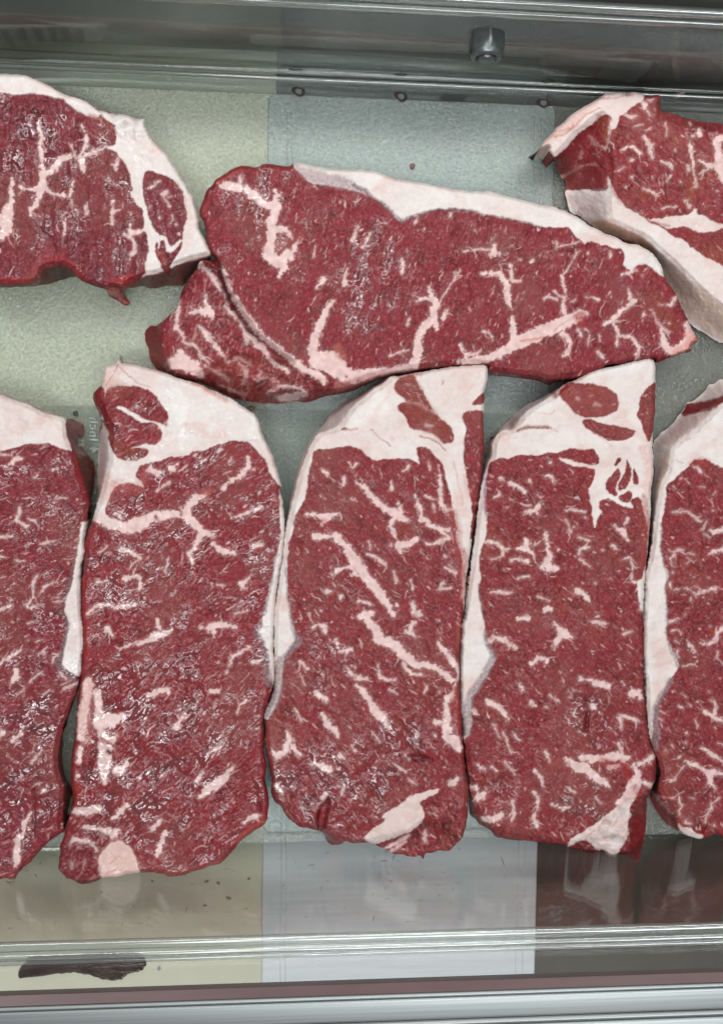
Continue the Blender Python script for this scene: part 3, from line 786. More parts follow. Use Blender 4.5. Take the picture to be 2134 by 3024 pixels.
# ------------------------------------------------------------------ the steaks, traced part by part
BROWN = (.075, .050, .038); BLOOD = (.16, .008, .012); RED = (.33, .030, .032); GREY = (.27, .20, .205); MAUVE = (.33, .23, .23)
A = dict(name="raw_steak", label="dark grainy steak cut off by the left edge, beside the back wall",
 lean=(0.183, 0.023, 0.033), alt=(0.199, 0.025, 0.031), altmix=.6, wet=.46, cracks=1.0, flecks=.45, grain=[(200, 80), (900, 95)], rededge=.45, specks=.6,
 outline="""T1 -170 47 0 40 60 40 130 45 190 55 240 75 280 95 330 115 400 155 450 185 510 195 560 215 610 240 660 280 690 293 740 300 780 318 840 312
 890 330 930 355 985 345 994 360 988 400 1010 425 1040 490 1090 540 1140 590 1180 655 1220 715 1260 785 1300 850 1325 890 1330 940 1355 1010 1360 1090
 1390 1150 1420 1210 1445 1270 1440 1300 1370 1325 1340 1370 1290 1440 1265 1490 1200 1490 1150 1485 1090 1505 1010 1508 985 1490 940 1495 880 1505
 858 1512 855 1545 870 1580 892 1600 886 1622 855 1632 825 1605 790 1580 745 1560 725 1530 735 1510 700 1505 620 1478 570 1465 530 1430 500 1430
 450 1440 400 1460 340 1478 290 1482 230 1498 150 1498 80 1500 0 1506 -170 1512""",
 top="""T1 -170 30 0 25 60 25 200 40 330 100 460 170 620 225 760 290 850 300 1000 335 1005 400 1060 490 1160 590 1250 720 1330 870 1350 940 1380 1080
 1460 1265 1440 1285 1330 1310 1230 1345 1165 1372 1050 1420 985 1432 T13 420 2010 300 2060 T1 870 1500 T1 840 1515 760 1530 700 1512 620 1484 565 1470 520 1420
 T14 1000 1170 930 1110 840 1080 700 1105 600 1130 560 1250 480 1335 300 1345 0 1350 -260 1350""",
 ops=[("F", "T12 -300 60 -60 -160 60 -190 300 -140 500 -80 660 0 760 60 870 110 960 150 1090 175 1230 260 1340 340 1440 480 1360 400 1340 475 1200 420 1100 390 1000 320 920 240 850 195 750 175 650 150 560 125 400 122 280 130 180 135 120 118 0 120 -300 118", .95),
  ("F", """T12 1340 345 1480 390 1700 400 1950 420 2080 330 2200 500 2500 800 2900 1500 T13 1130 1150 1300 1600 1260 1790 1100 1800 1000 1810 860 1850 790 1880 T13 700 1930
   600 1950 480 1975 440 2000 480 1960 510 1940 500 1900 485 1830 500 1770 530 1720 535 1650 525 1600 520 1520 490 1465 440 1462 470 1440 480 1380 475 1300 465 1215 420 1180
   380 1120 330 1050 330 1010 365 1000 345 930 330 850 290 760 265 680 200 640 180 580 T12 1580 920 1500 880 1455 860 1480 850 1570 820 1592 760 1590 680 1570 600 1520 530 1440 470""", .75),
  ("M", "T13 480 800 510 785 580 788 650 805 740 840 820 890 890 975 930 1070 942 1150 960 1250 950 1370 925 1460 910 1560 870 1575 825 1620 780 1640 745 1600 735 1530 700 1508 640 1512 590 1430 540 1320 520 1230 490 1130 470 1050 455 920 460 880 485 860"),
  ("M", "T13 915 1610 880 1690 820 1780 770 1850 790 1900 730 1930 690 1890 640 1790 612 1700 608 1600 640 1590 645 1660 665 1650 662 1570 700 1560 720 1640 730 1700 800 1700 850 1660 880 1610 910 1570"),
  ("V", """T12 530 530 40 540 600 70 555 680 30 590 740 50 550 800 70 560 900 80 565 1050 75 580 1160 85 590 1250 140 590 1350 160 560 1440 180 540 1530 110 500 1630 95 430 1700 75 420 1780 40;
   600 1220 120 700 1180 105 780 1130 95 820 1030 130 920 990 95 960 960 40; 540 1420 115 440 1430 85 350 1420 65 280 1390 40;
   600 1400 100 680 1470 65 780 1490 55 880 1520 65 950 1540 55 985 1450 40 990 1400 28 1010 1320 18; 950 1540 40 1000 1640 24;
   170 1270 20 170 1340 80 160 1420 75 170 1500 65 150 1600 85 130 1680 150 100 1780 210 60 1900 240; T14 100 480 230 100 560 230 40 650 180 -60 740 130;
   T12 1110 550 25 1150 620 32 1190 680 42 1180 770 52 1180 830 65 1130 900 65 1100 970 75 1110 1040 115 1130 1110 110 1130 1180 40;
   1100 990 50 1200 970 52 1300 910 52 1400 870 48 1470 850 40; 1100 1000 45 1020 990 45 1000 900 32 990 830 20; T1 800 630 34 795 690 28; 800 650 30 770 660 20;
   T13 125 1130 35 145 1230 45 130 1300 45 120 1370 50 105 1395 30; 150 1230 40 200 1220 20; 240 1500 30 320 1530 62 380 1590 44 390 1690 54 340 1730 44 310 1800 28; 320 1400 32 340 1480 65 420 1470 62 480 1450 36;
   T14 880 500 40 905 530 58 900 600 32 870 680 18; 1180 220 32 1170 300 64 1190 360 54; 1050 330 44; 1560 200 32 1545 300 52 1540 450 72 1540 500 62;
   T13 700 1060 48 735 1020 48; 700 1080 22 740 1140 18 770 1195 22; 560 960 54 600 940 28 650 905 18; 780 1370 22 815 1330 24 790 1290 14; 740 1075 14 800 1070 10; 550 1180 20 540 1210 16; 850 1390 34; 660 1310 40""")],
 paint=[("T14 480 1335 560 1250 600 1130 700 1108 840 1080 930 1110 1000 1170 1050 1235 950 1265 800 1340 680 1330 560 1375 480 1365", BROWN, .9, 3, "poly", .1),
  ("T13 400 2120 380 2060 480 1975 600 1950 690 1915 800 1880 980 1800 1120 1780 1250 1760 1200 2150", (.14, .095, .075), .85, 4, "poly", .1),
  ("T14 -100 1350 300 1345 480 1340 600 1420 -100 1440", (.10, .05, .045), .8, 4, "poly", .2),
  ("T13 700 1850 60 750 1900 60 740 1960 50", BLOOD, .85, 5), ("T13 130 2060 120 250 2040 140 330 2000 110", RED, .9, 10), ("T13 330 1990 50 370 2000 40", BLOOD, .9, 4),
  ("T14 480 1150 90 620 1000 100 850 980 100 1000 1080 90 1080 1200 70", RED, .7, 14), ("T14 -60 1290 80 200 1290 70 420 1270 60", RED, .8, 10),
  ("T1 740 1520 50 800 1540 50 850 1590 40 880 1610 20", (.52, .13, .12), .85, 5), ("T1 620 330 30 700 370 40 760 400 30", (.26, .035, .02), .8, 8), ("T13 140 270 10 185 360 8", (.09, .03, .03), .8, 3),
  ("T13 650 1700 30 700 1800 36 740 1890 30", (.34, .04, .025), .8, 5), ("T13 375 310 8 385 430 10", (.45, .30, .27), .8, 3),
  ("T13 1000 1080 10 1000 1300 10 990 1500 12", (.62, .44, .38), .5, 4), ("T13 1000 1790 40 1150 1760 60 1230 1720 40", (.66, .40, .30), .6, 8), ("T13 -60 -20 8 100 110 6 150 150 6", (.55, .42, .36), .6, 3),
  ("T12 0 118 14 120 118 14 200 135 16 400 122 12 560 125 12 700 165 12 850 200 12 1000 325 12 1150 405 12 1330 470 14", (.20, .13, .14), .7, 2),
  ("T13 700 870 40 850 950 60 920 1100 60 930 1300 50", (.20, .045, .03), .5, 10)],
 rough=[("T12 1400 330 1700 330 2050 380 2150 520 1900 800 1650 700 1500 480", .0014)],
 levels=[("T13 40 2110 90 2070 300 2080 330 2260 100 2320", .7, 6)],
 grooves=[("T14 390 550 10 640 670 10; 1320 800 12 1100 800 10 980 900 14 900 960 8; 1480 560 12 1490 700 14 1480 800 8; 1180 80 10 1160 260 10; 500 540 10 700 720 10 760 860 8; 1400 30 12 1620 40 8; T12 330 330 10 480 360 12 640 390 8; 360 740 14 480 770 14 560 740 10; T12 1490 520 14 1570 580 12", .0007, .75)],
 wets=[("T12 60 280 500 250 1000 420 1000 900 500 800 300 1250 0 1250", .95), ("T13 500 800 900 900 960 1300 600 1500", .15)])

B = dict(name="raw_steak", label="long steak lying crosswise in the middle of the back row, its white fat cap uppermost", flecks=1.0, wet=.16,
 lean=(0.223, 0.025, 0.033), alt=(0.223, 0.029, 0.035), cracks=.55, grain=[(450, 100), (1200, 105)], specks=.9, rededge=.3, spread=28,
 outline="""T2 470 310 490 245 530 220 555 180 610 150 660 110 720 92 780 95 830 105 870 78 920 80 980 90 1050 100 1085 58 1160 78 1250 98 1350 112 1450 116
 T3 40 118 150 117 250 125 310 150 380 180 470 190 560 205 700 235 850 260 950 268 1050 265 1150 300 1250 325 1340 345 1400 365 1470 368 1540 400
 T16 303 115 340 140 400 180 450 220 500 235 550 265 620 290 690 320 720 350 780 360 850 375 940 410 1010 470 1080 580 1085 640 1110 700 1170 780 1215 850 1240 920
 1275 980 1290 1030 1320 1090 1350 1150 1385 1195 1390 1235 1340 1270 1330 1330 1250 1350 1180 1375 1100 1395 1020 1440 1005 1387 930 1402 860 1417 800 1412 700 1447
 650 1442 560 1452 520 1492 450 1512 330 1592 270 1592 160 1602 100 1612 60 1630 T3 1480 1560 1450 1590 1400 1580 1350 1560 1200 1540 1100 1530 1015 1522 1012 1462
 990 1452 900 1462 810 1462 730 1477 640 1492 540 1502 470 1522 360 1527 280 1552 200 1582 100 1622 T2 1590 1590 1500 1622 1400 1650 1290 1670 1230 1690 1170 1710
 1080 1700 990 1720 930 1715 860 1715 820 1705 700 1690 600 1650 520 1600 440 1570 380 1560 300 1545 240 1515 190 1500 140 1480 100 1420 95 1360 75 1310 62 1250 75 1210
 110 1180 140 1190 190 1150 260 1090 300 1030 310 970 330 920 400 830 420 790 440 735 500 740 550 742 520 690 490 620 480 560 485 520 460 460 440 440 437 400 450 350""",
 top="""T2 420 200 600 100 700 60 860 50 1080 30 1450 90 T3 200 95 500 170 950 240 1250 300 1600 400 T16 450 180 720 310 950 380 1120 580 1250 850 1330 1030 1420 1200 1400 1260
 1360 1340 1180 1390 1020 1450 T16 500 1500 330 1560 160 1570 60 1590 T3 1350 1530 1015 1500 1030 1440 640 1470 400 1490 200 1545 T2 1500 1590 1290 1625 1100 1650 940 1640 800 1590 640 1540 480 1500
 400 1530 300 1520 220 1450 195 1350 180 1230 180 1160 300 1000 420 760 430 700 420 450""",
 ops=[("F", """T2 1065 20 1300 40 1500 80 T3 200 80 500 150 950 230 1250 290 1600 390 T16 450 170 720 300 950 370 1150 580 1100 650 1075 655 1050 640 1000 600 950 560 880 545 840 560 830 590 800 605 760 590 730 540
   735 490 720 420 690 395 660 410 600 395 580 370 540 380 490 360 450 340 400 340 380 370 350 330 290 280 230 215 T3 1570 515 1480 515 1380 505 1280 485 1180 455 1050 440 960 415 900 395 800 388 680 390
   600 405 520 430 480 455 430 475 400 460 350 400 280 340 200 280 100 220 T2 1600 300 1500 260 1400 240 1300 225 1200 210 1130 150 1075 95""", .85),
  ("V", """T2 760 250 64 800 290 94 850 330 84 900 360 75 960 360 84 950 420 84 930 480 84 935 540 84 920 620 75 905 700 95 960 740 105 1010 780 75 985 840 25; 960 360 62 970 300 44 960 270 20; 940 520 64 1030 530 52 1055 575 28;
   1000 740 95 1040 680 54; 1060 720 54 1090 650 44 1120 590 18; 600 230 64 670 235 84 720 240 54; 715 190 32 720 160 20; 1350 1020 28 1300 1090 54 1270 1160 64 1240 1220 64 1220 1290 75 1210 1370 95 1250 1420 170 1350 1440 190 1400 1500 160 1480 1540 105 1620 1510 90;
   T3 0 1490 110 100 1510 66 250 1510 66 400 1490 66 490 1480 84 540 1400 74 540 1290 74 570 1210 64 640 1130 64 660 1040 64 630 970 44 610 920 20; 640 1130 52 670 1200 28; 690 1020 18 740 950 18 780 880 14 830 800 10; 650 1020 34 590 990 24 530 1025 18;
   840 1430 52 950 1420 64 1070 1390 64 1130 1360 84 1220 1300 105 1300 1270 125 1400 1220 115 1500 1180 105 1620 1130 95; T16 240 1050 100 330 980 60 400 1000 34; T3 1200 1260 64 1190 1180 44 1180 1130 18; 1170 1060 24 1150 980 64 1150 900 64 1100 840 44 1040 820 30 970 825 24;
   1180 870 44 1180 800 18 1160 760 10; 1180 880 24 1240 880 18; 1050 690 64 1060 640 44; 1100 690 34; 1020 670 24 940 660 18 850 680 14; T16 195 990 54 185 900 38 200 830 28 205 770 28 180 700 24 170 650 12; 190 850 24 130 820 24 110 790 18; 120 860 28 60 840 28 20 855 24;
   180 640 14 220 600 18 270 530 18 290 470 18 330 430 14; 540 1085 28 620 1070 54 650 1020 54 720 960 50 800 890 58 870 860 28; 790 890 48 780 820 28 770 760 18; 640 1080 48 670 1130 44 690 1190 38 790 1195 34 830 1240 34 870 1310 34 840 1350 24; 670 1190 34 670 1280 18;
   180 1170 54 230 1200 44 245 1270 44 220 1340 54 185 1365 34; 980 960 28 1030 1050 48 1080 1130 38 1140 1170 18; 1060 1130 44 1080 1220 64 1120 1300 95 1200 1320 95 1280 1260 105 1330 1200 95 1290 1080 44; 1050 910 24 1150 920 28 1190 860 48;
   390 835 18 450 840 24 490 865 44; 415 1270 14 420 1180 14; 500 1330 34 540 1380 34; 130 400 24 120 340 12; 150 390 18 250 370 18 330 340 14; 720 640 24 780 625 38 830 600 54; 610 465 40; 410 450 34; 380 1120 20 420 1150 14; 910 1000 40; 500 1180 12 520 1230 12; 320 1140 34 350 1190 18; 1130 1080 30; 900 660 24; 260 880 22 300 860 14;
   T2 1480 600 24 1520 500 14; 1550 650 28 1600 560 18; 1430 900 44 1440 800 18; 1290 870 54 1240 920 24; 1210 720 18 1230 640 12; T3 430 830 28 430 740 38; 100 590 24 130 500 14; 165 640 28 215 550 18; 980 1220 14 1030 1230 22 1050 1290 14; 830 1310 24 860 1380 28 870 1420 44; 710 1130 38 740 1080 28; 470 1180 22 480 1130 12; 890 1380 30 950 1370 26; 340 1390 20 480 1350 10; 1240 740 20; 1320 740 36; 520 480 26 530 440 16; 760 440 24 765 410 18;
   T2 590 780 22 620 880 32 660 970 38 720 1060 48 770 1140 44 850 1240 48 930 1310 54 1010 1370 54 1080 1430 64 1150 1480 64 1220 1510 64 1290 1560 44; 440 760 54 500 820 48 550 880 44 600 950 28 630 1030 20; 610 1060 28 680 1110 44 720 1160 34 780 1250 64 850 1320 74 900 1370 44;
   380 1100 24 430 1090 64 490 1070 84 530 1120 34; 480 1040 44 480 970 18; 440 1190 24 480 1240 44 540 1310 34 620 1420 28; 330 1290 24 400 1320 24 450 1380 24 500 1440 24; 300 1030 44 290 1110 34 275 1200 28 330 1270 24; 230 1450 95 310 1430 145 400 1470 125 450 1520 60; 310 1370 60;
   860 1500 34 840 1540 24 970 1560 28 1010 1610 28 1130 1600 24 1170 1650 24; 1000 1680 64 1060 1670 74 1130 1660 54; 700 1130 30 740 1190 30 760 1300 40;
   480 1460 24 560 1500 40 640 1560 20; 700 1440 20 760 1500 44 740 1580 26; 560 1590 24 660 1625 36 760 1655 20; 900 1400 28 960 1450 46 1040 1500 28; 640 1425 24 700 1405 36 780 1445 18; 900 1640 30 980 1600 44 1060 1610 20; 800 1540 14 860 1580 24""")],
 paint=[("T2 1095 90 20 1150 140 60 1250 170 84 1350 200 74 1450 230 50 1550 260 36; T3 0 175 40 90 210 40", (.36, .27, .275), .85, 9),
  ("T3 100 220 26 200 278 30 280 340 26 350 400 26 410 460 24 440 475 30 480 452 22 530 425 20 620 400 16 750 388 14 900 395 14 1000 425 12 1180 455 12 1380 505 10", (.16, .10, .11), .8, 3),
  ("T2 450 1450 640 1380 860 1380 1000 1560 980 1700 860 1710 620 1640 470 1580", (.30, .045, .036), .45, 14, "poly", .55),
  ("T2 560 1500 70 700 1460 60 800 1420 50", (.30, .06, .045), .3, 10), ("T2 60 1240 100 1180 185 1200 190 1350 240 1450 230 1500 140 1480 90 1400", (.15, .03, .03), .8, 6, "poly", .3),
  ("T2 560 190 50 620 160 40 720 120 30", (.33, .05, .035), .7, 8), ("T2 1080 590 50 1140 560 40", (.29, .05, .04), .6, 12),
  ("T2 1380 1340 60 1420 1400 50", (.42, .14, .10), .6, 8), ("T16 1000 850 150 1080 1000 160 1150 1100 120", (.23, .050, .034), .8, 16), ("T16 880 600 90 980 640 80", (.27, .035, .03), .6, 14),
  ("T16 340 1020 100 350 1080 60", (.30, .03, .03), .8, 8), ("T16 1300 1180 60 1350 1230 60 1200 1340 60", (.60, .22, .17), .7, 10), ("T16 1020 1400 60 1060 1390 50", BLOOD, .8, 6),
  ("T3 0 1600 60 200 1540 50 350 1520 40", (.55, .22, .20), .6, 8), ("T3 1240 1290 14 1320 1280 14 1400 1260 10", (.55, .16, .12), .8, 4), ("T16 100 1140 8 230 1050 8", (.45, .12, .10), .6, 3)],
 rough=[("T2 380 1540 480 1440 640 1390 860 1380 1060 1460 1320 1570 1200 1680 860 1720 620 1660", .0022), ("T2 300 1060 420 780 560 900 720 1160 860 1330 640 1400 420 1380 250 1300", .0009)],
 levels=[("T2 440 735 600 850 640 960 720 1080 800 1210 900 1310 1000 1380 1090 1450 900 1420 760 1390 640 1400 500 1480 300 1600 20 1500 40 1200 300 1000", .66, 14)],
 grooves=[("T2 575 800 26 600 900 30 640 1020 24 700 1110 16 760 1200 22 850 1290 14", .0016, .85), ("T2 500 700 20 545 745 40 580 780 26", .002, .9), ("T16 270 435 14 310 390 14", .001, .9),
  ("T3 880 880 8 910 940 8 900 1000 8; 1010 1040 8 1060 1020 6; 180 900 8 220 980 8; 1090 880 6 1080 980 8 1040 1080 8; 940 1280 8 1000 1350 10", .0005, .6), ("T3 65 1455 18; 50 1530 14; T2 1380 1555 14; 1520 1560 14", .001, .9),
  ("T2 820 1590 20 900 1560 20 850 1620 14; 1000 1640 14 1080 1650 10", .0012, .8)],
 wets=[("T2 480 160 1000 100 1100 500 900 700 600 500", .6), ("T3 0 500 450 500 400 1200 0 1300", .7)])

C = dict(name="raw_steak", label="back steak cut off by the right edge, with a thick white band of fat", flecks=.7, wet=.12,
 lean=(0.233, 0.029, 0.033), alt=(0.247, 0.051, 0.033), altmix=.9, cracks=.8, grain=[(230, 50), (1000, 60)], rededge=.25, specks=.6,
 outline="""T4 105 570 150 500 210 440 240 400 300 360 350 310 410 260 480 225 550 185 600 150 640 120 740 115 790 125 860 112 930 120 955 145 1000 140 1070 135 1080 160 1068 200
 1085 270 1150 275 1220 300 1300 330 1400 350 1500 355 1577 375 1760 400 1760 2240 T16 1700 1256 1620 1250 1560 1240 1510 1200 1440 1160 1370 1120 1320 1080 1290 1022 1240 922 1215 850 1170 780 1110 700
 1085 640 1080 580 1010 470 940 410 850 370 780 357 720 347 690 312 620 282 550 257 500 227 450 207 420 182 T4 475 1140 430 1090 385 1090 350 1050 330 980 315 930 330 880 320 820 285 800 270 750
 240 690 225 640 205 610 180 580 190 545 150 555""",
 top="""T4 480 190 640 90 860 90 1100 120 1110 260 1300 300 1577 350 1800 380 1800 2020 T4 1700 1950 1577 1850 1450 1750 1330 1640 1200 1500 1100 1420 1000 1320 930 1270 850 1230 740 1180 640 1140 655 1080 645 1000 650 880 668 780 660 650 650 560 630 420 625 300 560 330 480 400 420 450 370 500 300 590 240 640 215 640 180 640 100 640 50 600 70 540 240 370""",
 ops=[("F", "T4 90 600 90 540 240 380 480 200 640 90 860 90 960 130 955 150 930 190 880 210 830 250 780 290 750 310 740 360 720 410 680 415 690 330 670 295 630 290 600 320 550 350 480 400 420 450 370 500 300 590 240 640 215 620 185 575", .35),
  ("F", """T4 330 890 400 890 480 885 560 902 640 905 650 860 665 790 680 850 720 920 760 980 800 1030 870 1060 940 1110 1000 1160 1100 1200 1170 1260 1280 1300 1340 1360 1420 1420 1520 1470 1577 1500 1800 1600 1800 2400 T16 1200 1250 1000 400
   500 250 T4 350 1180 280 950""", .7),
  ("F", "T4 940 1110 1000 1130 1150 1110 1230 1095 1310 1090 1360 1030 1370 1090 1420 1090 1460 1120 1510 1150 1577 1180 1760 1190 1760 1250 1577 1190 1520 1220 1430 1240 1350 1220 1270 1180 1200 1190 1150 1210 1060 1170", .4),
  ("V", """T4 510 460 22 550 510 44 590 550 28 640 570 24; 450 590 24 450 640 24 430 630 34; 285 790 28 350 760 38 400 720 32 480 700 20 550 690 18; 540 600 14 580 630 20; 690 330 34 670 420 28 655 520 22 650 560 12; 660 800 20 655 880 24;
   950 470 28 970 520 38 1010 530 38 990 570 34 1010 640 20; 760 570 18 820 545 22 870 560 22 910 600 44; 1120 360 22 1125 460 24; 1320 540 54 1330 620 28 1340 720 22 1350 800 22 1365 870 18; 1290 700 24 1310 740 34; 1390 410 34 1380 460 44;
   1577 480 64 1520 500 64 1540 600 84 1560 750 95 1600 850 60; 1530 700 64 1450 700 44 1390 660 24; 1450 730 34 1380 770 24; 1090 670 24 1150 690 34 1170 730 24; 940 880 24 1000 910 30 1055 935 24; 1090 1045 18 1150 1020 24 1200 1030 18; 1290 980 44 1310 1030 44;
   850 800 34; 840 655 38 860 650 24; 930 180 28 960 220 44 940 260 24; 980 180 24 1020 170 18; 970 270 24 1000 300 18; 790 290 24 850 310 34 890 300 18; 870 390 18 930 370 24; 960 420 20 1000 400 14; 1130 830 14 1160 780 12; 800 870 20; 1240 830 24; 740 740 14 780 720 10; 1200 575 26; 1330 460 24; 1300 360 20 1310 380 16""")],
 paint=[("T4 590 330 40 620 420 50 640 520 34", (.30, .085, .045), .8, 8), ("T4 240 650 420 470 600 340 640 560 650 880 480 870 350 870 300 760", (.185, .018, .022), .75, 12, "poly", .3),
  ("T4 500 180 10 700 160 10 850 140 14; 250 420 10 380 400 16 480 290 10 600 240 8", (.48, .16, .14), .8, 4), ("T4 150 530 40 300 400 60 450 280 50 560 200 40", (.62, .36, .31), .6, 14), ("T4 240 470 20 310 450 14 390 370 8", (.42, .12, .10), .7, 5),
  ("T4 480 1150 640 1130 740 1180 850 1230 930 1270 1000 1320 1060 1380 T16 1010 470 850 370 700 310 550 250", (.60, .34, .24), .8, 8, "poly"), ("T16 1040 480 1200 600 1400 760 1600 900 1700 950 1700 1300 1330 1080 1100 680", (.66, .49, .40), .75, 12, "poly"),
  ("T4 350 930 640 900 620 1000 560 1120 440 1100 350 1030", (.60, .47, .46), .6, 14, "poly"), ("T4 540 890 12 640 900 12", (.33, .27, .34), .8, 3), ("T4 420 1070 14 480 1140 14", (.25, .10, .09), .8, 4),
  ("T4 1080 1640 10; 1210 1410 10 ; 1300 1500 12; 1370 1550 16; 1250 1480 8; 940 1240 20; 1270 1600 10", (.62, .36, .30), .6, 4), ("T4 1000 1150 16 1140 1180 14", (.20, .03, .03), .7, 4), ("T4 700 860 40 720 930 40 760 980 30", (.27, .025, .028), .7, 10),
  ("T4 1350 760 80 1340 900 80 1300 980 60; 1130 420 70 1200 520 70", (.27, .085, .05), .55, 18)],
 levels=[("T4 1075 130 1300 270 1700 330 1700 420 1400 400 1200 340 1090 330", .85, 14)],
 grooves=[("T4 1080 530 10 1170 490 8; 1180 640 16 1230 580 10; 1370 770 8 1380 1000 8; 1150 760 8 1120 880 10 1130 960 6; 740 380 10 830 420 10", .0006, .6), ("T4 1065 200 12 1070 330 12", .0012, .7)],
 wets=[("T4 1300 340 1600 360 1600 500 1300 480", .6)])

D = dict(name="raw_steak", label="front row steak cut off by the left edge, white fat at its far end", flecks=1.2, wet=.28, fl_len=1.2,
 lean=(0.203, 0.024, 0.033), alt=(0.213, 0.034, 0.037), cracks=.45, grain=[(1300, -10), (1750, -20), (2100, -38), (2600, -55)], rededge=.35, specks=1.0, spread=26,
 outline="""T20 -340 -60 0 22 100 70 200 115 300 145 400 180 470 210 530 245 600 295 640 300 760 340 830 360 910 385 1000 410 1100 460 1135 480 1140 560 1130 650 1030 650 1050 720 1075 790 1150 830 1190 880
 1220 930 1270 980 1285 1080 1300 1100 1290 1200 1270 1300 1255 1420 1250 1500 1240 1580 1210 1650 1190 1740 1175 1850 1160 1950 1150 2050 1160 2130 1155 2200 T21 1130 0 1100 100 1095 200 1095 350 1100 500 1100 620 1105 730 1115 850
 1135 950 1140 1100 1135 1250 1110 1320 1120 1400 1115 1500 1085 1580 1080 1640 1060 1750 1040 1850 1000 1920 960 2010 930 2100 900 2200 T22 860 50 850 150 862 230 840 320 850 420 855 520 870 620 900 700 965 780 1000 850 990 900 940 1000 920 1200 890 1390
 800 1450 720 1500 650 1560 560 1650 470 1750 400 1830 330 1880 260 1950 230 1990 215 2040 185 2060 140 2055 90 2035 50 2040 0 2060 -340 2090""",
 top="""T20 -340 -30 0 50 100 90 230 140 400 195 530 262 600 310 700 330 910 388 915 600 950 700 995 850 1040 900 1070 1050 1110 1200 1160 1350 1200 1480 1215 1560 1200 1650 1200 1750 1200 1900 1180 2100 1175 2250 T21 1150 0 1115 100 1110 350 1120 700 1150 950 1155 1200 1130 1500 1100 1650
 1060 1850 980 2010 900 2200 T22 850 60 815 260 800 330 800 500 820 620 850 700 880 800 870 950 860 1150 850 1300 900 1420 800 1480 650 1590 470 1780 330 1910 215 2090 0 2120 -340 2150""",
 ops=[("F", "T20 -340 -100 0 -30 300 110 600 260 920 370 912 390 905 650 940 690 995 850 930 830 860 800 800 775 700 740 650 730 500 735 350 750 200 775 100 810 0 840 -340 880", .6),
  ("F", """T20 1090 1790 1150 1780 1210 1790 1230 2290 T21 1180 0 1180 1500 1085 1600 1060 1600 1000 1560 920 1520 840 1475 850 1350 870 1200 890 1080 930 920 880 740 900 630 850 545 930 490 960 380 1000 230 1010 100 1030 0 T20 1045 2250 1050 2130 1090 2080 1080 1950 1100 1850""", .8),
  ("V", """T20 90 1060 24 170 1000 74 240 950 84 320 935 24; 260 1600 34 280 1680 64 240 1770 64 290 1820 54 350 1860 64 400 1830 24; 380 1750 34 480 1800 44; 740 1490 18 830 1480 24 920 1470 18; 0 2000 54 80 1990 54 180 2000 24; 540 2090 24 620 2090 38 700 2060 34 770 2045 14; 0 2270 54 70 2280 24;
   -20 900 44 100 890 34 160 890 28 180 830 18; 740 1540 34; 720 1090 40 770 1070 20; 460 1200 26 500 1150 16; 560 800 14 620 760 14; T21 190 25 18 260 40 40 330 30 18; 490 250 54 470 330 50 470 420 50 460 520 44 400 590 44 340 650 44 420 680 30 520 640 24 560 610 14; 540 470 18 600 400 40 680 340 30 790 320 14; 0 700 64 60 670 54 160 630 18;
   0 1420 74 80 1360 64 180 1300 64 280 1250 54; 530 1310 24 620 1280 24; 410 1670 24 500 1590 30 580 1530 14; 230 1500 54 220 1600 105 160 1680 54; 230 1850 18 320 1770 24; 380 870 30 450 860 24; 740 590 24 840 580 30; 620 1820 34 680 1790 30; 870 1760 22 960 1720 40 1040 1690 40; 820 1270 30 740 1340 30 720 1420 40; 800 1530 20 900 1640 30; 390 1100 40; 500 1120 14 580 1090 14; 460 1250 24;
   T22 -20 120 105 60 60 64; 160 200 44 210 140 84 280 60 74; 520 290 24 560 220 14; 420 480 44 500 380 30 590 290 18; 330 1290 84 370 1240 74 440 1130 24; 330 1300 74 330 1400 64 250 1530 95 230 1650 115 230 1750 130 200 1850 84; 590 850 64; 640 780 24; 480 240 20 440 320 16""")],
 paint=[("T21 1010 -100 22 1005 50 22 990 150 28 950 330 44 920 440 46 870 600 30 840 690 60 890 800 44 925 900 46 890 1050 60 850 1200 66 820 1350 80 800 1450 90 880 1520 74 980 1590 70 1010 1650 50", (.165, .105, .110), .9, 3),
  ("T20 910 385 1000 410 1140 470 1145 660 1030 660 1080 790 1200 880 1100 900 1010 850 940 690", (.25, .135, .125), .88, 5, "poly", .1), ("T20 1000 860 1200 880 1290 1000 1290 1200 1250 1450 1190 1450 1100 1200 1060 1050", (.09, .03, .022), .85, 6, "poly", .2),
  ("T20 1030 900 50 1060 1100 56 1120 1300 50 1190 1500 40", (.27, .012, .018), .75, 6), ("T22 860 100 60 850 300 70 860 500 60 900 700 60 960 850 50", (.10, .006, .010), .85, 6),
  ("T22 400 1250 34 440 1330 30 400 1420 24", (.42, .18, .12), .7, 6), ("T22 150 1780 50 170 1850 40", (.17, .06, .055), .8, 5), ("T20 -300 10 60 0 60 40 200 125 26 430 200 26 600 300 26", (.40, .26, .25), .8, 6), ("T20 700 420 20 850 560 16 900 640 16", (.66, .44, .36), .7, 5),
  ("T20 780 440 60 850 420 60", (.74, .70, .62), .6, 10), ("T22 0 2030 50 200 2030 40", (.28, .05, .03), .7, 10)],
 grooves=[("T22 455 820 24 460 950 20 470 1100 16 460 1300 16 470 1500 10; 640 1000 10 700 1180 8 620 1330 10", .0009, .55), ("T20 840 1500 8 1050 1700 8; 600 1540 8 520 1700 8", .0005, .4)],
 wets=[("T21 0 1700 500 1800 800 1700 T22 800 300 850 1000 600 1500 300 1700 0 1700", .85), ("T20 0 1000 900 1000 1000 1500 700 2200 0 2200", .4)])
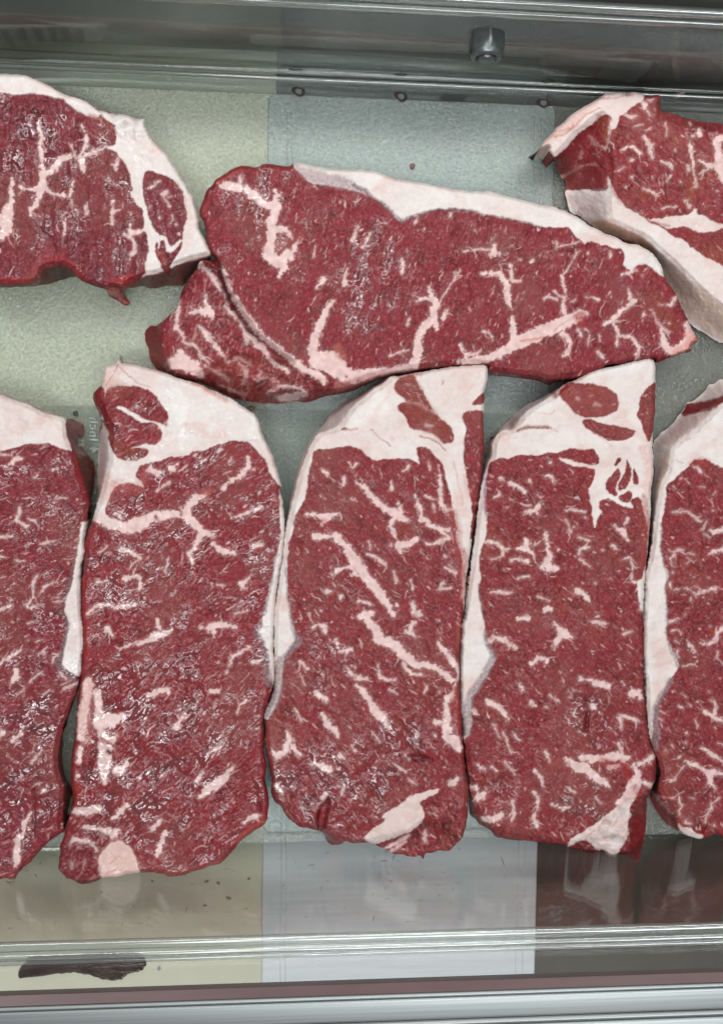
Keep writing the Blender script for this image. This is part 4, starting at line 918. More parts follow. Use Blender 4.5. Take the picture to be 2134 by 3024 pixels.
E = dict(name="raw_steak", label="front row steak with a round red muscle at its top and a wet lower half", flecks=1.05, wet=.36, fl_len=1.3,
 lean=(0.223, 0.022, 0.028), alt=(0.207, 0.025, 0.033), cracks=.5, grain=[(1250, -30), (1750, -35), (2200, -55), (2600, -58)], rededge=.5, specks=1.0, spread=22,
 outline="""T6 335 150 345 110 380 100 423 98 425 32 445 28 447 92 500 90 560 110 640 125 700 145 760 165 830 195 920 215 1000 250 1080 285 1160 320 1230 375 1290 410 1330 455 1345 540 1370 590 1410 670 1440 760 1465 850 1474 880 1455 882
 1475 960 1490 1070 1493 1160 1489 1240 1479 1330 1463 1400 1449 1480 1439 1560 1433 1640 T7 1428 0 1420 100 1420 200 1430 270 1430 350 1425 400 1410 460 1388 520 1366 580 1356 640 1358 720 1356 800 1364 880 1378 930 1365 1000 1370 1050 1390 1110 1392 1180
 1380 1290 1330 1330 1260 1370 1200 1420 1170 1470 1130 1510 1090 1555 1020 1570 960 1595 900 1610 830 1635 760 1640 710 1620 650 1610 550 1615 490 1620 450 1640 330 1650 290 1670 220 1690 170 1680 130 1650 95 1650 85 1625 50 1590 50 1550 65 1500 60 1440
 85 1390 90 1340 110 1280 130 1220 145 1130 130 1050 130 900 150 780 160 640 175 500 190 380 200 280 205 150 202 0 T6 195 1600 200 1480 215 1350 215 1250 230 1180 270 1080 290 1000 300 920 295 850 300 760 305 660 320 600 310 510 330 470 310 420 285 360 262 300 290 265 330 225""",
 top="""T6 320 60 560 80 760 140 1000 230 1240 360 1350 440 1370 560 1430 670 1490 850 1500 1000 1510 1200 1480 1400 1450 1600 T7 1440 0 1440 350 1400 520 1370 640 1370 880 1390 1000 1400 1180 1390 1300 1200 1440 1090 1575 830 1655 710 1640 550 1635 290 1690 170 1700 80 1660 30 1590 40 1440 110 1220 120 900 150 640
 190 250 190 0 T6 185 1600 205 1350 215 1200 270 1050 320 920 345 800 372 700 365 600 370 500 340 440 270 300 290 255 320 225""",
 ops=[("F", """T6 300 60 445 20 640 100 1000 220 1350 430 1400 560 1500 850 1472 885 1440 850 1410 820 1390 770 1360 700 1320 640 1270 600 1210 585 1140 585 1080 605 1020 635 960 650 915 655 860 680 790 695 770 680 700 710 640 730 570 750 540 800 590 860 600 880 540 870 490 850 440 870 390 900 370 960 350 1010 360 1070 430 1100 470 1130
   400 1140 300 1100 260 1070 290 900 290 650 330 500 330 330""", .72),
  ("M", "T6 345 270 380 245 450 235 560 238 620 260 670 290 700 340 740 400 755 440 735 470 720 480 680 470 620 455 570 440 530 400 480 380 430 370 420 388 480 402 540 440 570 480 640 465 690 490 710 550 700 600 660 620 600 600 550 620 500 640 590 625 630 645 610 680 560 710 500 722 440 700 400 660 375 600 370 550 350 480 345 400 340 330"),
  ("M", "T6 262 300 290 262 335 228 345 330 375 430 440 535 425 560 375 540 330 480 300 400"),
  ("F", """T6 1456 882 1500 950 1520 1200 1490 1400 1460 1728 T7 1450 0 1450 400 1425 425 1400 390 1390 330 1385 250 1375 170 1340 120 1315 85 1340 20 T6 1355 1728 1370 1620 1385 1560 1400 1490 1425 1420 1420 1340 1440 1310 1465 1230 1468 1150 1462 1050 1452 950""", .75),
  ("V", """T6 280 1080 64 400 1130 74 500 1140 115 580 1110 105 650 1070 75 720 1060 75 800 1060 54 860 1060 74; 860 1060 64 880 1000 64 930 950 64 980 930 24; 860 1060 64 920 1120 74 970 1180 64 1040 1185 24; 960 1190 44 930 1240 34 890 1310 28 910 1370 24; 830 1020 28; 1260 700 28 1255 760 34 1215 810 44 1130 850 28 1100 890 44; 1290 765 24;
   1150 690 18 1140 730 18; 1090 640 24 1070 660 18; 640 770 64 690 790 44; 780 760 48 790 750 34; 1350 1005 24 1290 1030 28 1220 1060 24 1160 1075 14; 1040 1250 34 1100 1290 54 1170 1305 28; 1290 1255 34 1350 1250 18; 1210 1490 34 1230 1530 38; 1230 1490 28 1280 1445 14; 480 1470 44 540 1450 28 575 1470 28 560 1540 24;
   230 1690 18 290 1640 28 370 1630 28 410 1650 28 470 1640 34 540 1630 28; 450 1280 44 520 1300 44 570 1330 18; 750 1340 18 730 1410 24; 300 1490 28 360 1480 14; 1180 1690 14 1250 1670 14; 680 910 14 760 850 18; 1330 920 28; 500 1400 14 560 1340 14; 1060 1505 14 1110 1505 12; 310 1300 14 360 1260 18; 920 680 24; 450 1080 30 420 1050 18;
   T7 570 160 28 620 130 44 680 100 64 730 90 54 770 60 18; 690 60 34 680 0 34; 570 160 24 545 140 18 440 190 14; 1010 50 64 1060 35 54 1110 30 44 1180 45 18; 1040 70 44 1040 110 18; 960 50 28; 360 60 54 390 100 18; 1140 290 28 1160 240 34 1220 200 28 1270 180 14; 1120 330 18; 1290 270 44 1350 255 28; 620 490 34 670 465 44 740 450 54;
   1190 590 14 1220 540 28 1250 515 24; 800 690 54 850 600 18; 1000 850 24 1050 830 28 1090 810 14; 930 1030 44 970 980 34; 950 1130 28 1000 1090 64 1050 1050 84 1110 1010 64 1160 940 18; 890 1130 18; 390 1280 28 450 1220 54 490 1180 28; 650 1330 54 690 1290 34; 680 1500 34 710 1430 50 730 1360 24; 1230 1290 34 1290 1255 44 1335 1250 24; 1030 460 40 1080 450 20;
   240 390 64 230 500 84 200 620 74 195 740 74; 290 470 74 310 560 64 300 660 115 380 640 125 450 620 64; 340 740 95 350 850 115 340 950 95 345 1030 44; 430 960 84 480 930 44; 400 760 64; 150 1220 44 220 1220 74 300 1210 64; 220 1320 44 320 1340 44 400 1370 64 430 1340 34; 120 1440 24 150 1400 34 250 1410 28 290 1470 24; 140 1580 28 130 1540 24; 210 1600 24 220 1530 18; 180 900 40 190 820 40; 170 1000 30; 1170 930 16 1130 980 16; 700 1000 14 760 960 14"""),
  ("F", "T7 300 1570 320 1490 370 1425 440 1405 505 1455 545 1520 565 1600 560 1650 450 1670 330 1690", .1, "fat_vein")],
 rough=[("T7 40 1560 90 1360 140 1210 320 1200 430 1340 330 1440 300 1680 90 1680", .0016)],
 paint=[("T7 300 1570 320 1490 370 1425 440 1405 505 1455 545 1520 565 1600 560 1650 450 1670 330 1690", (.62, .37, .32), .55, 12, "poly"), ("T7 380 1560 12 430 1500 10 480 1530 8; 350 1620 10 430 1590 8 520 1610 8", (.45, .18, .14), .6, 4), ("T7 1345 0 14 1330 50 22 1305 85 40 1350 140 34 1372 220 36 1376 300 40 1382 380 50 1405 420 36", (.20, .135, .14), .85, 4), ("T6 1450 1310 12 1430 1340 14 1415 1450 14 1390 1560 16 1360 1700 20", (.20, .12, .13), .8, 3),
  ("T6 262 300 290 262 335 228 345 330 375 430 440 535 425 560 375 540 330 480 300 400", (.17, .010, .012), .6, 5, "poly", .9), ("T6 380 560 400 620 440 690 500 720 590 700 600 640 500 640 420 580", (.19, .035, .018), .75, 10, "poly", .95),
  ("T6 330 330 20 370 450 20 430 530 20", (.11, .006, .010), .8, 5), ("T6 310 500 30 330 620 40 330 720 34 320 800 30", (.50, .26, .25), .6, 10), ("T6 350 830 80 330 950 80 380 870 60", (.58, .28, .24), .55, 16), ("T6 960 920 40 1010 910 30", (.42, .10, .07), .6, 8),
  ("T6 400 260 80 480 270 80", (.26, .06, .035), .5, 16), ("T6 480 110 50 400 150 80 370 230 50", (.62, .38, .34), .6, 16), ("T6 900 220 16 1000 265 20 1120 330 20", (.60, .18, .13), .7, 6), ("T6 430 100 6 470 150 6 560 220 5 640 250 4; 430 105 5 360 230 4", (.40, .16, .14), .8, 2),
  ("T6 790 290 90 820 360 100 830 430 80", (.80, .80, .76), .6, 16), ("T6 860 480 26; 760 540 20; 800 590 16", (.66, .36, .26), .5, 6), ("T6 430 870 80 560 900 40 600 800 50", (.44, .12, .10), .45, 14),
  ("T7 330 760 30 370 780 24", RED, .8, 5), ("T7 180 1050 50 170 1180 40 200 1150 30", (.26, .025, .016), .7, 8), ("T7 260 480 24 270 600 20 255 700 18; 470 540 20", (.20, .03, .03), .8, 5), ("T7 240 420 60 220 560 60 230 780 50", (.62, .30, .26), .5, 12),
  ("T7 60 1440 110 1400 200 1440 280 1500 330 1600 280 1680 90 1650 50 1580", (.15, .020, .028), .55, 10, "poly", .7), ("T7 1200 1400 40 1300 1330 40 1380 1280 30", (.40, .08, .05), .7, 8), ("T7 700 1630 30 900 1600 30 1080 1540 30", (.36, .06, .05), .6, 8), ("T6 210 1500 40 205 1700 40; T7 220 60 50 230 220 50", (.30, .015, .016), .6, 10)],
 grooves=[("T6 670 1075 18; 830 1060 16; T7 365 840 24 380 850 20; T6 735 480 12", .0016, .95), ("T7 900 620 10", .001, .9), ("T7 230 1040 10 260 900 12 300 780 10", .0009, .6), ("T6 800 1500 6 950 1450 6; 1000 1550 6 1020 1680 6", .0003, .4), ("T7 1330 1150 10 1330 1250 10", .001, .7)],
 wets=[("T7 200 300 700 250 1000 400 1100 900 800 1400 300 1500 120 1300 150 600", .85), ("T6 220 850 600 850 1000 1200 800 1700 220 1700", .65), ("T6 900 700 1400 700 1400 1300 1100 1400", .25)])

F = dict(name="raw_steak", label="front row steak with a long pale vein running diagonally across it", flecks=1.15, wet=.11,
 lean=(0.223, 0.028, 0.033), alt=(0.233, 0.043, 0.037), altmix=.9, cracks=.45, grain=[(1250, 60), (1800, 55), (2100, 58), (2600, 50)], rededge=.25, specks=1.0, spread=22, base_fat=.62, H=.0245,
 outline="""T8 880 170 930 175 1000 160 1060 150 1150 135 1230 120 1300 108 1400 105 1480 98 1492 150 1480 230 1467 260 1464 400 1462 500 1467 600 1457 730 1450 800 1432 920 1420 1010 1404 1100 1393 1200 1383 1270 1368 1350 1355 1450 1345 1550 1336 1700
 T9 1324 0 1320 100 1310 200 1308 350 1315 450 1323 600 1324 700 1333 760 1338 850 1348 950 1363 1050 1366 1150 1360 1250 1350 1330 1320 1400 1280 1440 1240 1480 1180 1470 1130 1490 1090 1490 1080 1535 1060 1500 1020 1515 950 1500 880 1495 830 1460 760 1430 700 1420 640 1430
 590 1410 540 1440 490 1435 460 1410 440 1360 410 1350 350 1330 290 1325 250 1290 210 1260 180 1200 130 1160 105 1110 118 1040 104 960 85 870 65 780 73 700 70 640 62 620 80 560 112 490 128 440 133 350 133 260 128 150 125 0 T8 132 1640 147 1560 162 1450 177 1350
 187 1250 197 1170 207 1100 222 1000 245 900 275 800 305 700 330 640 365 570 400 530 440 490 480 430 540 370 600 330 680 290 740 250 800 210""",
 top="""T8 884 160 1230 100 1500 80 1510 150 1490 300 1480 800 1440 1010 1400 1250 1370 1550 T9 1345 0 1335 350 1350 700 1380 1100 1350 1400 1280 1470 1080 1560 900 1520 760 1450 640 1440 500 1400 430 1345 290 1335 180 1220 90 1110 90 900 50 700 60 600 120 440 120 0 T8 130 1640 165 1400 200 1150 240 980
 270 850 312 720 352 620 400 545 420 532 530 502 575 440 600 400 640 350 700 310 760 255 830 215""",
 ops=[("M", """T8 375 660 410 640 480 635 560 622 640 622 690 645 730 690 780 710 830 705 900 705 980 700 1030 715 1060 740 1040 690 1030 640 1060 622 1110 635 1150 680 1190 720 1215 790 1230 870 1260 950 1265 1010 1275 1060 1285 1130 1290 1200 1300 1260 1320 1320 1330 1400 1326 1500 1330 1620
   T9 1345 0 1345 350 1370 700 1400 1100 1370 1400 1290 1500 1080 1560 900 1540 760 1480 640 1480 480 1450 400 1380 290 1360 150 1220 60 1110 70 900 40 700 55 640 80 640 110 600 150 540 170 470 180 400 180 300 200 230 240 180 270 130 260 80 240 20 T8 225 1650 215 1560 215 1450 210 1370 215 1290 225 1220 250 1170 260 1080 290 1010 320 960 340 880 345 800 365 720""", "lean"),
  ("M", "T8 900 210 940 180 1000 165 1040 185 1050 240 1090 300 1125 370 1145 410 1180 430 1220 470 1255 500 1270 550 1265 590 1215 610 1180 570 1120 540 1060 525 1010 510 980 480 960 420 920 400 920 360 970 330 920 285 895 260"),
  ("M", "T8 1475 265 1440 300 1400 340 1385 365 1450 350 1475 345"), ("M", "T8 1475 390 1380 400 1340 400 1325 450 1350 500 1340 560 1335 620 1340 720 1355 800 1370 900 1385 1000 1390 1060 1380 1150 1378 1230 1400 1180 1440 1000 1470 820 1480 600"),
  ("V", """T8 960 335 12 1050 350 8 1150 415 14; 1090 480 40 1140 490 20; 1060 530 12 1150 560 14 1210 620 18; 655 860 18 710 890 34 740 940 44 800 990 54 860 1030 54 910 1060 74 950 1080 44 980 1105 14; 930 1060 48 930 1010 28 915 990 18; 890 1080 34 865 1130 28 890 1180 28 910 1220 14; 385 1195 48 450 1200 38 520 1190 48 560 1230 54 610 1290 68 640 1350 84 690 1420 84 740 1490 84 800 1560 74 850 1620 54 890 1700 34;
   640 1390 48 580 1400 28 530 1410 28 500 1440 18; 650 1430 44; 345 1055 34 400 1060 28 450 1075 74 500 1060 54 530 1045 18; 450 1090 44 430 1120 18; 920 1250 64 970 1250 54 1030 1215 44; 920 1250 44 935 1300 24; 870 1250 24; 1030 930 14 1060 1020 28 1070 1080 34 1130 1130 38 1190 1150 38 1240 1160 44; 1240 1200 34 1180 1235 28 1100 1245 14; 1230 1190 34 1200 1170 28;
   1180 810 24 1185 880 24 1195 980 34 1230 1030 38 1270 1030 24; 440 780 24 470 800 28; 570 835 48 575 855 38; 650 735 28 635 755 18; 975 760 28 985 740 14; 970 760 20 950 775 14; 880 890 34 875 850 12; 1110 720 18 1125 770 18; 1100 940 24 1140 960 18; 720 1310 24 780 1330 24 830 1370 24 840 1400 14; 460 1545 34 490 1550 28; 560 1580 34 550 1600 18; 1210 1500 28 1190 1530 18 1250 1525 18;
   1220 1400 18 1280 1430 24; 1010 1620 24 1020 1680 38 1070 1700 28; 680 1710 64 740 1690 54; 665 1610 18 740 1630 28; 910 1635 28; 1220 1330 28; 1270 1290 18; 890 1420 18 905 1480 24; 620 960 24 640 970 14; 430 940 24; 1140 990 14 1150 1040 14; 730 1230 12 735 1280 14; 1000 1480 14 1010 1540 16; 430 1670 20;
   T9 720 0 64 770 60 74 800 130 74 870 150 84 920 180 84 970 240 78 1030 290 64 1100 290 48 1160 310 48 1220 350 48 1270 390 44; 950 270 34 970 320 28 1010 350 28 1070 345 12; 380 50 24 400 30 28 460 50 34 450 80 24; 550 205 34 610 190 38 590 210 24; 520 130 24 540 180 18; 590 310 24 630 350 38 680 380 38 720 375 18; 790 350 18 800 370 28 900 385 14; 800 350 14 795 280 8;
   660 430 44 700 460 54 730 510 44 770 570 74 810 620 74 860 690 18; 400 470 44 440 500 38 470 515 24; 430 600 18 470 660 54 510 710 44 530 750 18; 215 710 18 225 770 54 200 840 54 150 870 54 120 850 24; 240 800 54 290 860 24; 290 270 28 340 310 18; 440 940 74 480 960 54 380 915 24; 560 880 44; 1100 430 24 1090 460 18; 1170 150 18 1220 210 44 1270 270 64 1300 330 28;
   1260 470 28 1220 530 44 1230 640 54 1220 740 54 1270 770 95 1310 820 64; 1240 700 64; 1160 660 44 1190 650 28; 1260 1040 54 1300 1020 28; 1150 740 24; 750 720 12 800 780 16; 960 860 18 980 890 28; 900 920 18 970 970 18; 1010 20 34 1000 80 44 1030 110 24; 970 80 28; 830 1460 28 900 1430 34 980 1380 34; 870 1480 24 960 1420 24; 1090 1340 24 1090 1420 18; 150 1060 44 180 1100 34; 560 1110 34 580 1050 18; 430 1140 24 460 1120 34 410 1200 24;
   260 560 14 300 640 14; 620 800 14 650 840 12; 860 440 12 910 480 14; 990 1020 12 1030 1050 12; 300 360 14 320 410 14; 1180 460 14; 1260 500 30 1280 420 20 1300 360 18"""),
  ("F", "T9 810 1260 860 1215 930 1180 980 1130 1040 1110 1110 1090 1180 1075 1170 1110 1100 1140 1050 1160 1080 1210 1085 1250 1060 1300 1000 1350 920 1380 830 1410 760 1440 695 1395 740 1350 790 1310 840 1280", .2, "fat_vein")],
 paint=[("T9 230 -20 12 240 30 14 260 90 18 285 140 46 230 200 34 170 260 42 152 350 52 158 440 60 130 520 60 90 600 44", (.25, .19, .20), .85, 5), ("T8 205 1400 12 212 1560 14 228 1700 16", (.24, .17, .18), .75, 3),
  ("T8 900 210 940 180 1000 165 1040 185 1090 300 1180 430 1265 520 1265 590 1215 610 1120 540 1010 510 960 420 920 360 970 330 895 260", (.24, .055, .038), .55, 8, "poly", .3), ("T8 440 500 500 430 600 345 740 265 860 190 800 190 600 300 420 480", (.42, .22, .22), .65, 8, "poly", .1),
  ("T8 240 960 26 290 780 30 350 620 30", (.62, .44, .40), .6, 8), ("T8 560 512 10 660 508 12 580 520 8; 740 520 6 870 620 5; 1060 555 10 1180 600 10 1220 650 10", (.38, .14, .13), .85, 2), ("T8 1270 720 8 1300 850 8 1330 1000 8; 1340 800 8 1370 950 8", (.55, .28, .26), .6, 3),
  ("T8 820 380 80 700 420 90 640 470 70; 800 300 80", (.82, .82, .78), .5, 20), ("T8 760 460 40 800 360 16 860 280 12", (.70, .48, .42), .5, 8), ("T8 880 570 30", (.66, .38, .34), .6, 10), ("T8 900 170 30 1000 170 30 1060 160 24", (.45, .13, .10), .6, 6),
  ("T9 990 880 1050 858 1100 862 1140 890 1080 912 1020 908", (.13, .004, .008), .95, 4, "poly", 1.0), ("T8 1260 1060 60 1290 1160 50 1300 1300 40; T9 1280 450 40 1300 700 40; T8 1330 1300 50 1335 1450 40", (.33, .040, .036), .7, 12), ("T8 450 1110 50 480 1140 40", RED, .5, 10), ("T8 1330 1400 26 1330 1600 24; T9 1310 0 20 1300 200 20", (.42, .10, .08), .6, 6),
  ("T9 400 1340 60 420 1250 40 430 1160 30", (.24, .012, .020), .7, 8), ("T9 490 1380 60 560 1420 50 700 1410 30", (.20, .07, .06), .7, 8), ("T9 180 920 80 250 1050 100", (.20, .05, .06), .4, 20)],
 rough=[("T9 820 1480 900 1410 1080 1300 1120 1150 1280 1150 1350 1300 1240 1500 1000 1540", .0016), ("T9 130 1120 300 1000 480 1120 400 1340 200 1250", .0008)],
 levels=[("T9 720 1440 850 1400 1000 1370 1100 1280 1200 1340 1300 1380 1200 1600 800 1560", .72, 20), ("T9 400 1330 420 1180 480 1130 470 1240 440 1360", .85, 8)],
 grooves=[("T8 1205 205 8 1195 225 6; 560 515 8 580 510 8; 1430 560 4", .0008, .8), ("T9 890 620 8 950 670 8 1000 740 10; 1090 140 6 1120 240 6; 475 1140 14 420 1190 16 410 1270 16 415 1350 10", .0009, .7), ("T8 1005 785 10 1020 790 8", .0006, .8), ("T9 990 880 30 1060 880 44 1130 892 24", .0012, .3)],
 wets=[("T9 80 900 700 800 900 1100 500 1400 150 1200", .95), ("T9 650 750 1150 550 1150 1000 750 1050", .75), ("T9 300 200 600 100 600 400 300 500", .45)])

G = dict(name="raw_steak", label="front row steak with a red oval in its top fat and torn lower tip", flecks=1.1, wet=.08,
 lean=(0.223, 0.029, 0.033), alt=(0.233, 0.042, 0.037), altmix=.9, cracks=.7, grain=[(1300, 20), (1750, 30), (2050, 60), (2500, 58)], rededge=.22, specks=1.0, spread=26, base_fat=.70, H=.0245,
 outline="""T10 585 265 640 235 690 205 740 190 800 150 880 120 950 110 1000 100 1060 80 1130 65 1200 55 1217 100 1215 160 1217 300 1212 400 1202 500 1197 600 1207 700 1202 780 1190 860 1186 1000 1180 1100 1165 1250 1156 1350 1150 1450 1142 1550 1138 1612
 T11 1142 0 1143 200 1145 350 1155 500 1170 620 1183 720 1198 770 1216 800 1223 870 1213 960 1188 1020 1165 1060 1165 1100 1160 1180 1165 1230 1145 1300 1130 1380 1118 1452 1060 1410 1010 1388 985 1412 950 1408 910 1385 860 1390 800 1388 740 1365 690 1352 660 1332 560 1332
 480 1317 400 1312 330 1305 270 1295 220 1240 180 1225 150 1190 115 1160 108 1120 108 1000 92 880 83 760 76 690 77 640 64 560 60 430 62 200 70 0 T10 84 1612 94 1500 104 1400 114 1300 128 1180 137 1080 152 980 162 900 175 800 177 750 192 690 212 640 217 580 232 550 262 520
 290 480 330 440 380 390 440 340 510 300""",
 top="""T10 585 290 640 240 700 190 800 130 1000 80 1210 35 1240 100 1230 500 1230 800 1200 1100 1160 1450 1150 1612 T11 1160 350 1190 600 1240 800 1230 960 1170 1050 1100 1150 1090 1250 1075 1350 1010 1380 960 1400 900 1360 690 1340 560 1325 400 1305 270 1280 230 1220 170 1180 125 1100 100 900 60 640 40 430 50 0
 T10 90 1500 130 1200 170 850 200 740 222 680 240 640 245 570 262 520 300 482 370 484 385 440 450 372 530 315""",
 ops=[("M", """T10 225 700 240 670 300 645 350 655 400 635 470 625 510 640 560 622 630 620 660 600 720 590 790 595 850 590 880 640 885 680 850 690 780 685 700 665 640 640 640 660 700 690 760 700 850 715 865 740 850 780 825 820 820 870 835 950 850 1020 860 1080 875 1010 900 970 875 940 890 900 930 890 960 900 1000 930 1060 940 1090 940 1060 900
   1110 880 1130 900 1150 960 1165 1050 1170 1130 1165 1250 1140 1360 1110 1380 1110 1450 1120 1520 1150 1600 T11 1160 0 1160 400 1200 700 1240 860 1200 1020 1180 1150 1160 1300 1140 1500 900 1450 650 1370 400 1340 250 1330 90 1200 70 900 70 720 110 680 130 620 120 560 120 470 150 430 200 350 240 290 265 235 240 190 210 140 200 60 200 0 T10 190 1612 175 1500 165 1420 180 1370 170 1290 175 1200 205 1140
   215 1080 215 1020 195 950 195 880 205 790""", "lean"),
  ("M", "T10 630 265 700 200 760 200 840 210 920 225 980 260 1000 300 1000 350 960 385 900 405 840 410 780 410 740 380 690 330"), ("M", "T10 775 420 830 415 880 440 960 460 1050 470 1105 490 1090 510 1030 540 980 550 910 530 850 500 790 465"),
  ("M", "T10 1230 185 1170 230 1130 280 1120 350 1105 400 1130 440 1155 500 1165 560 1190 540 1212 450 1230 300"), ("M", "T10 985 650 1010 640 1015 660 985 700 970 690"), ("M", "T10 920 790 960 740 1000 700 1010 760 980 830 990 890 940 860 925 820"),
  ("M", "T10 1050 640 1040 720 1000 800 990 850 1050 830 1075 760 1070 700"), ("M", "T10 1085 700 1110 740 1115 820 1080 800"), ("M", "T10 1000 880 1060 840 1080 860 1060 920 1010 910"),
  ("V", """T10 440 980 18 490 960 44 540 930 14; 500 960 28 525 985 12; 360 800 34 400 820 34 440 850 28; 300 780 34; 560 755 18 600 760 24 615 800 14; 470 790 24; 590 680 24; 410 1190 28 450 1170 54 450 1140 28; 450 1190 48 490 1225 24; 490 1170 18 530 1150 18; 560 1090 14 565 1140 18 580 1200 24 600 1240 24 570 1270 54 585 1300 64 630 1310 28; 545 1300 44; 760 1120 14 820 1140 18;
   760 1230 18 770 1190 24 820 1180 24; 770 1250 14 830 1300 14; 980 1060 34 1020 1090 38 1050 1140 18; 1060 1010 24 1040 1040 28; 200 1150 24 280 1155 28 310 1200 28 310 1230 18; 310 1195 24 350 1190 12; 235 1250 14 300 1240 14; 360 1260 18 410 1250 28 460 1265 18; 240 1450 18 350 1450 24; 400 1370 18 460 1355 14; 750 1445 44 790 1460 38 820 1500 24; 570 1550 44 600 1555 18; 980 1180 38;
   1030 1250 14 1065 1240 18 1080 1300 18 1075 1370 14; 1090 1385 24 1130 1390 28 1130 1460 28 1130 1540 34; 680 1010 14 720 1090 12; 450 1600 44 400 1612 24; 870 1590 24; 690 960 20 800 965 18; 760 300 30; 860 330 30 890 340 18; 740 1060 20; 800 1000 14; 250 885 14 290 870 14; 640 1200 20; 520 1470 14 580 1500 14; 900 1200 14; 320 1320 14; 860 1390 18;
   T11 215 130 24 260 110 28 310 115 34 350 150 28 390 170 12; 620 20 34 660 60 44 680 90 54 720 100 24; 650 100 54 620 150 34; 480 265 24 520 225 38 570 235 28 560 270 18; 830 10 24 920 20 18; 1030 85 24 1070 80 18; 400 380 18 430 420 24; 220 490 38 270 510 44 310 550 34 340 590 14; 485 495 34 495 510 28; 820 360 28 880 385 38 940 390 48; 770 350 34 790 360 18; 590 450 14 640 490 14; 840 520 48; 380 690 18 410 715 24;
   310 670 18 360 790 14; 160 865 28 200 890 24; 250 880 24 275 900 14; 500 900 24 540 940 28 550 990 18; 560 790 18 590 840 24; 690 840 44 740 870 64 790 880 74 840 920 64 900 960 54 940 990 24; 790 820 54 860 830 64 940 820 54 1000 815 64 1050 830 44; 940 880 34 1000 870 24; 1090 870 34 1110 920 54 1080 980 64 1050 1040 54 1000 1090 44; 1080 440 64 1110 430 54 1130 470 24; 1000 560 18 1050 580 24 1110 600 24;
   1000 590 18 1020 640 18; 1000 740 28 1020 790 24; 1120 860 28 1180 830 44 1210 800 44; 1130 960 24 1190 990 34; 150 1000 44 120 990 34; 160 1060 64 200 1040 44; 200 1180 34 250 1190 48 290 1170 44; 370 1080 18 375 1150 28 360 1200 14; 490 1020 18 520 1070 24 510 1130 18 490 1180 34 510 1230 34; 600 1100 14 660 1120 34 710 1110 24; 320 840 12 380 920 14; 250 620 14 290 700 14; 570 520 18; 1010 370 12 1030 390 14; 700 1000 14 740 1030 14; 860 1060 18 890 1090 12; 130 540 26 160 560 20"""),
  ("F", "T11 690 1345 720 1300 800 1250 880 1200 940 1150 1000 1100 1050 1060 1100 1000 1120 940 1130 990 1080 1080 1060 1140 1080 1160 1050 1220 1060 1290 1030 1330 1000 1370 980 1420 950 1420 900 1360 870 1375 830 1330 790 1310 740 1330 700 1355", .2, "fat_vein")],
 paint=[("T11 200 60 12 215 140 22 252 212 42 215 300 44 170 380 44 122 440 44 100 520 48 100 600 56 92 670 50", (.24, .18, .19), .85, 5), ("T10 170 1400 10 185 1550 10 195 1612 10", (.24, .17, .18), .7, 3), ("T10 215 700 10 205 800 12 195 900 12 210 1000 10", (.50, .44, .50), .6, 4),
  ("T11 1165 1060 1200 1020 1165 1230 1118 1455 1070 1410 1060 1300 1080 1160 1110 1100", (.22, .010, .012), .85, 6, "poly", .7), ("T10 630 265 700 200 840 210 980 260 1000 350 900 405 780 410 690 330", (.27, .060, .050), .6, 8, "poly", .15), ("T10 620 280 26 680 220 26", (.26, .010, .018), .8, 6),
  ("T10 320 470 400 360 560 280 600 270 520 340 420 420 370 490", (.42, .27, .26), .65, 8, "poly", .1), ("T10 215 640 30 230 580 34", (.50, .38, .32), .6, 8), ("T10 400 485 12 460 462 16 560 465 16 600 470 10", (.40, .16, .12), .85, 3), ("T10 580 460 6 640 495 6; 470 370 4 600 390 6 620 370 4; 840 490 5 960 575 5", (.50, .28, .25), .7, 3),
  ("T10 1150 880 26 1170 1000 30 1165 1150 40 1150 1300 34", (.36, .035, .028), .7, 8), ("T10 1150 600 60 1180 700 50 1170 850 40", (.62, .32, .28), .55, 14), ("T11 1100 1000 30 1130 1150 30; 900 850 50 1050 870 60 1060 950 40", (.33, .03, .03), .6, 8), ("T11 230 1080 60 280 1090 50", (.33, .06, .06), .5, 12), ("T11 600 850 50 680 860 40", (.33, .08, .06), .6, 10),
  ("T11 800 470 16 815 560 22 800 650 40", (.14, .004, .010), .85, 5), ("T11 820 520 40", (.60, .30, .28), .5, 6), ("T11 880 1240 12 920 1190 10; 800 1310 10 850 1250 8; 1000 1180 8 960 1230 8", (.50, .26, .20), .7, 3), ("T11 960 1340 50 1000 1320 50", (.74, .70, .72), .6, 8), ("T11 110 1150 150 1190 230 1250 290 1310 240 1300 160 1230", (.25, .12, .11), .8, 5, "poly"), ("T11 740 1380 30 830 1390 24", (.15, .015, .018), .8, 5),
  ("T10 420 380 60 560 340 60", (.80, .80, .78), .5, 16), ("T10 880 120 60 1100 90 60", (.80, .80, .78), .5, 12)],
 rough=[("T11 700 1340 900 1180 1100 960 1180 1060 1140 1440 980 1430", .0016)],
 levels=[("T11 1165 1040 1250 1000 1200 1300 1130 1480 1060 1420 1070 1250 1090 1120", .62, 14), ("T11 700 1380 800 1300 1060 1300 1040 1440 800 1430", .85, 14)],
 grooves=[("T10 965 1250 14 970 1320 12 1010 1370 8; 850 1080 8 1090 1045 10; 300 950 6 310 1030 6; 770 840 6 800 760 6; 890 1290 6 880 1420 6", .0006, .65), ("T11 920 280 10 960 320 10 1000 360 8; 805 480 12 820 570 16 800 650 18", .0012, .7), ("T10 400 485 10 470 465 12 580 468 8", .0012, .5), ("T11 480 1300 8 460 1290 10", .001, .6)],
 wets=[("T11 700 450 900 450 950 700 750 750", .85), ("T11 650 1020 900 1000 850 1220 640 1230", .9), ("T11 100 900 400 950 300 1200 100 1100", .4)])

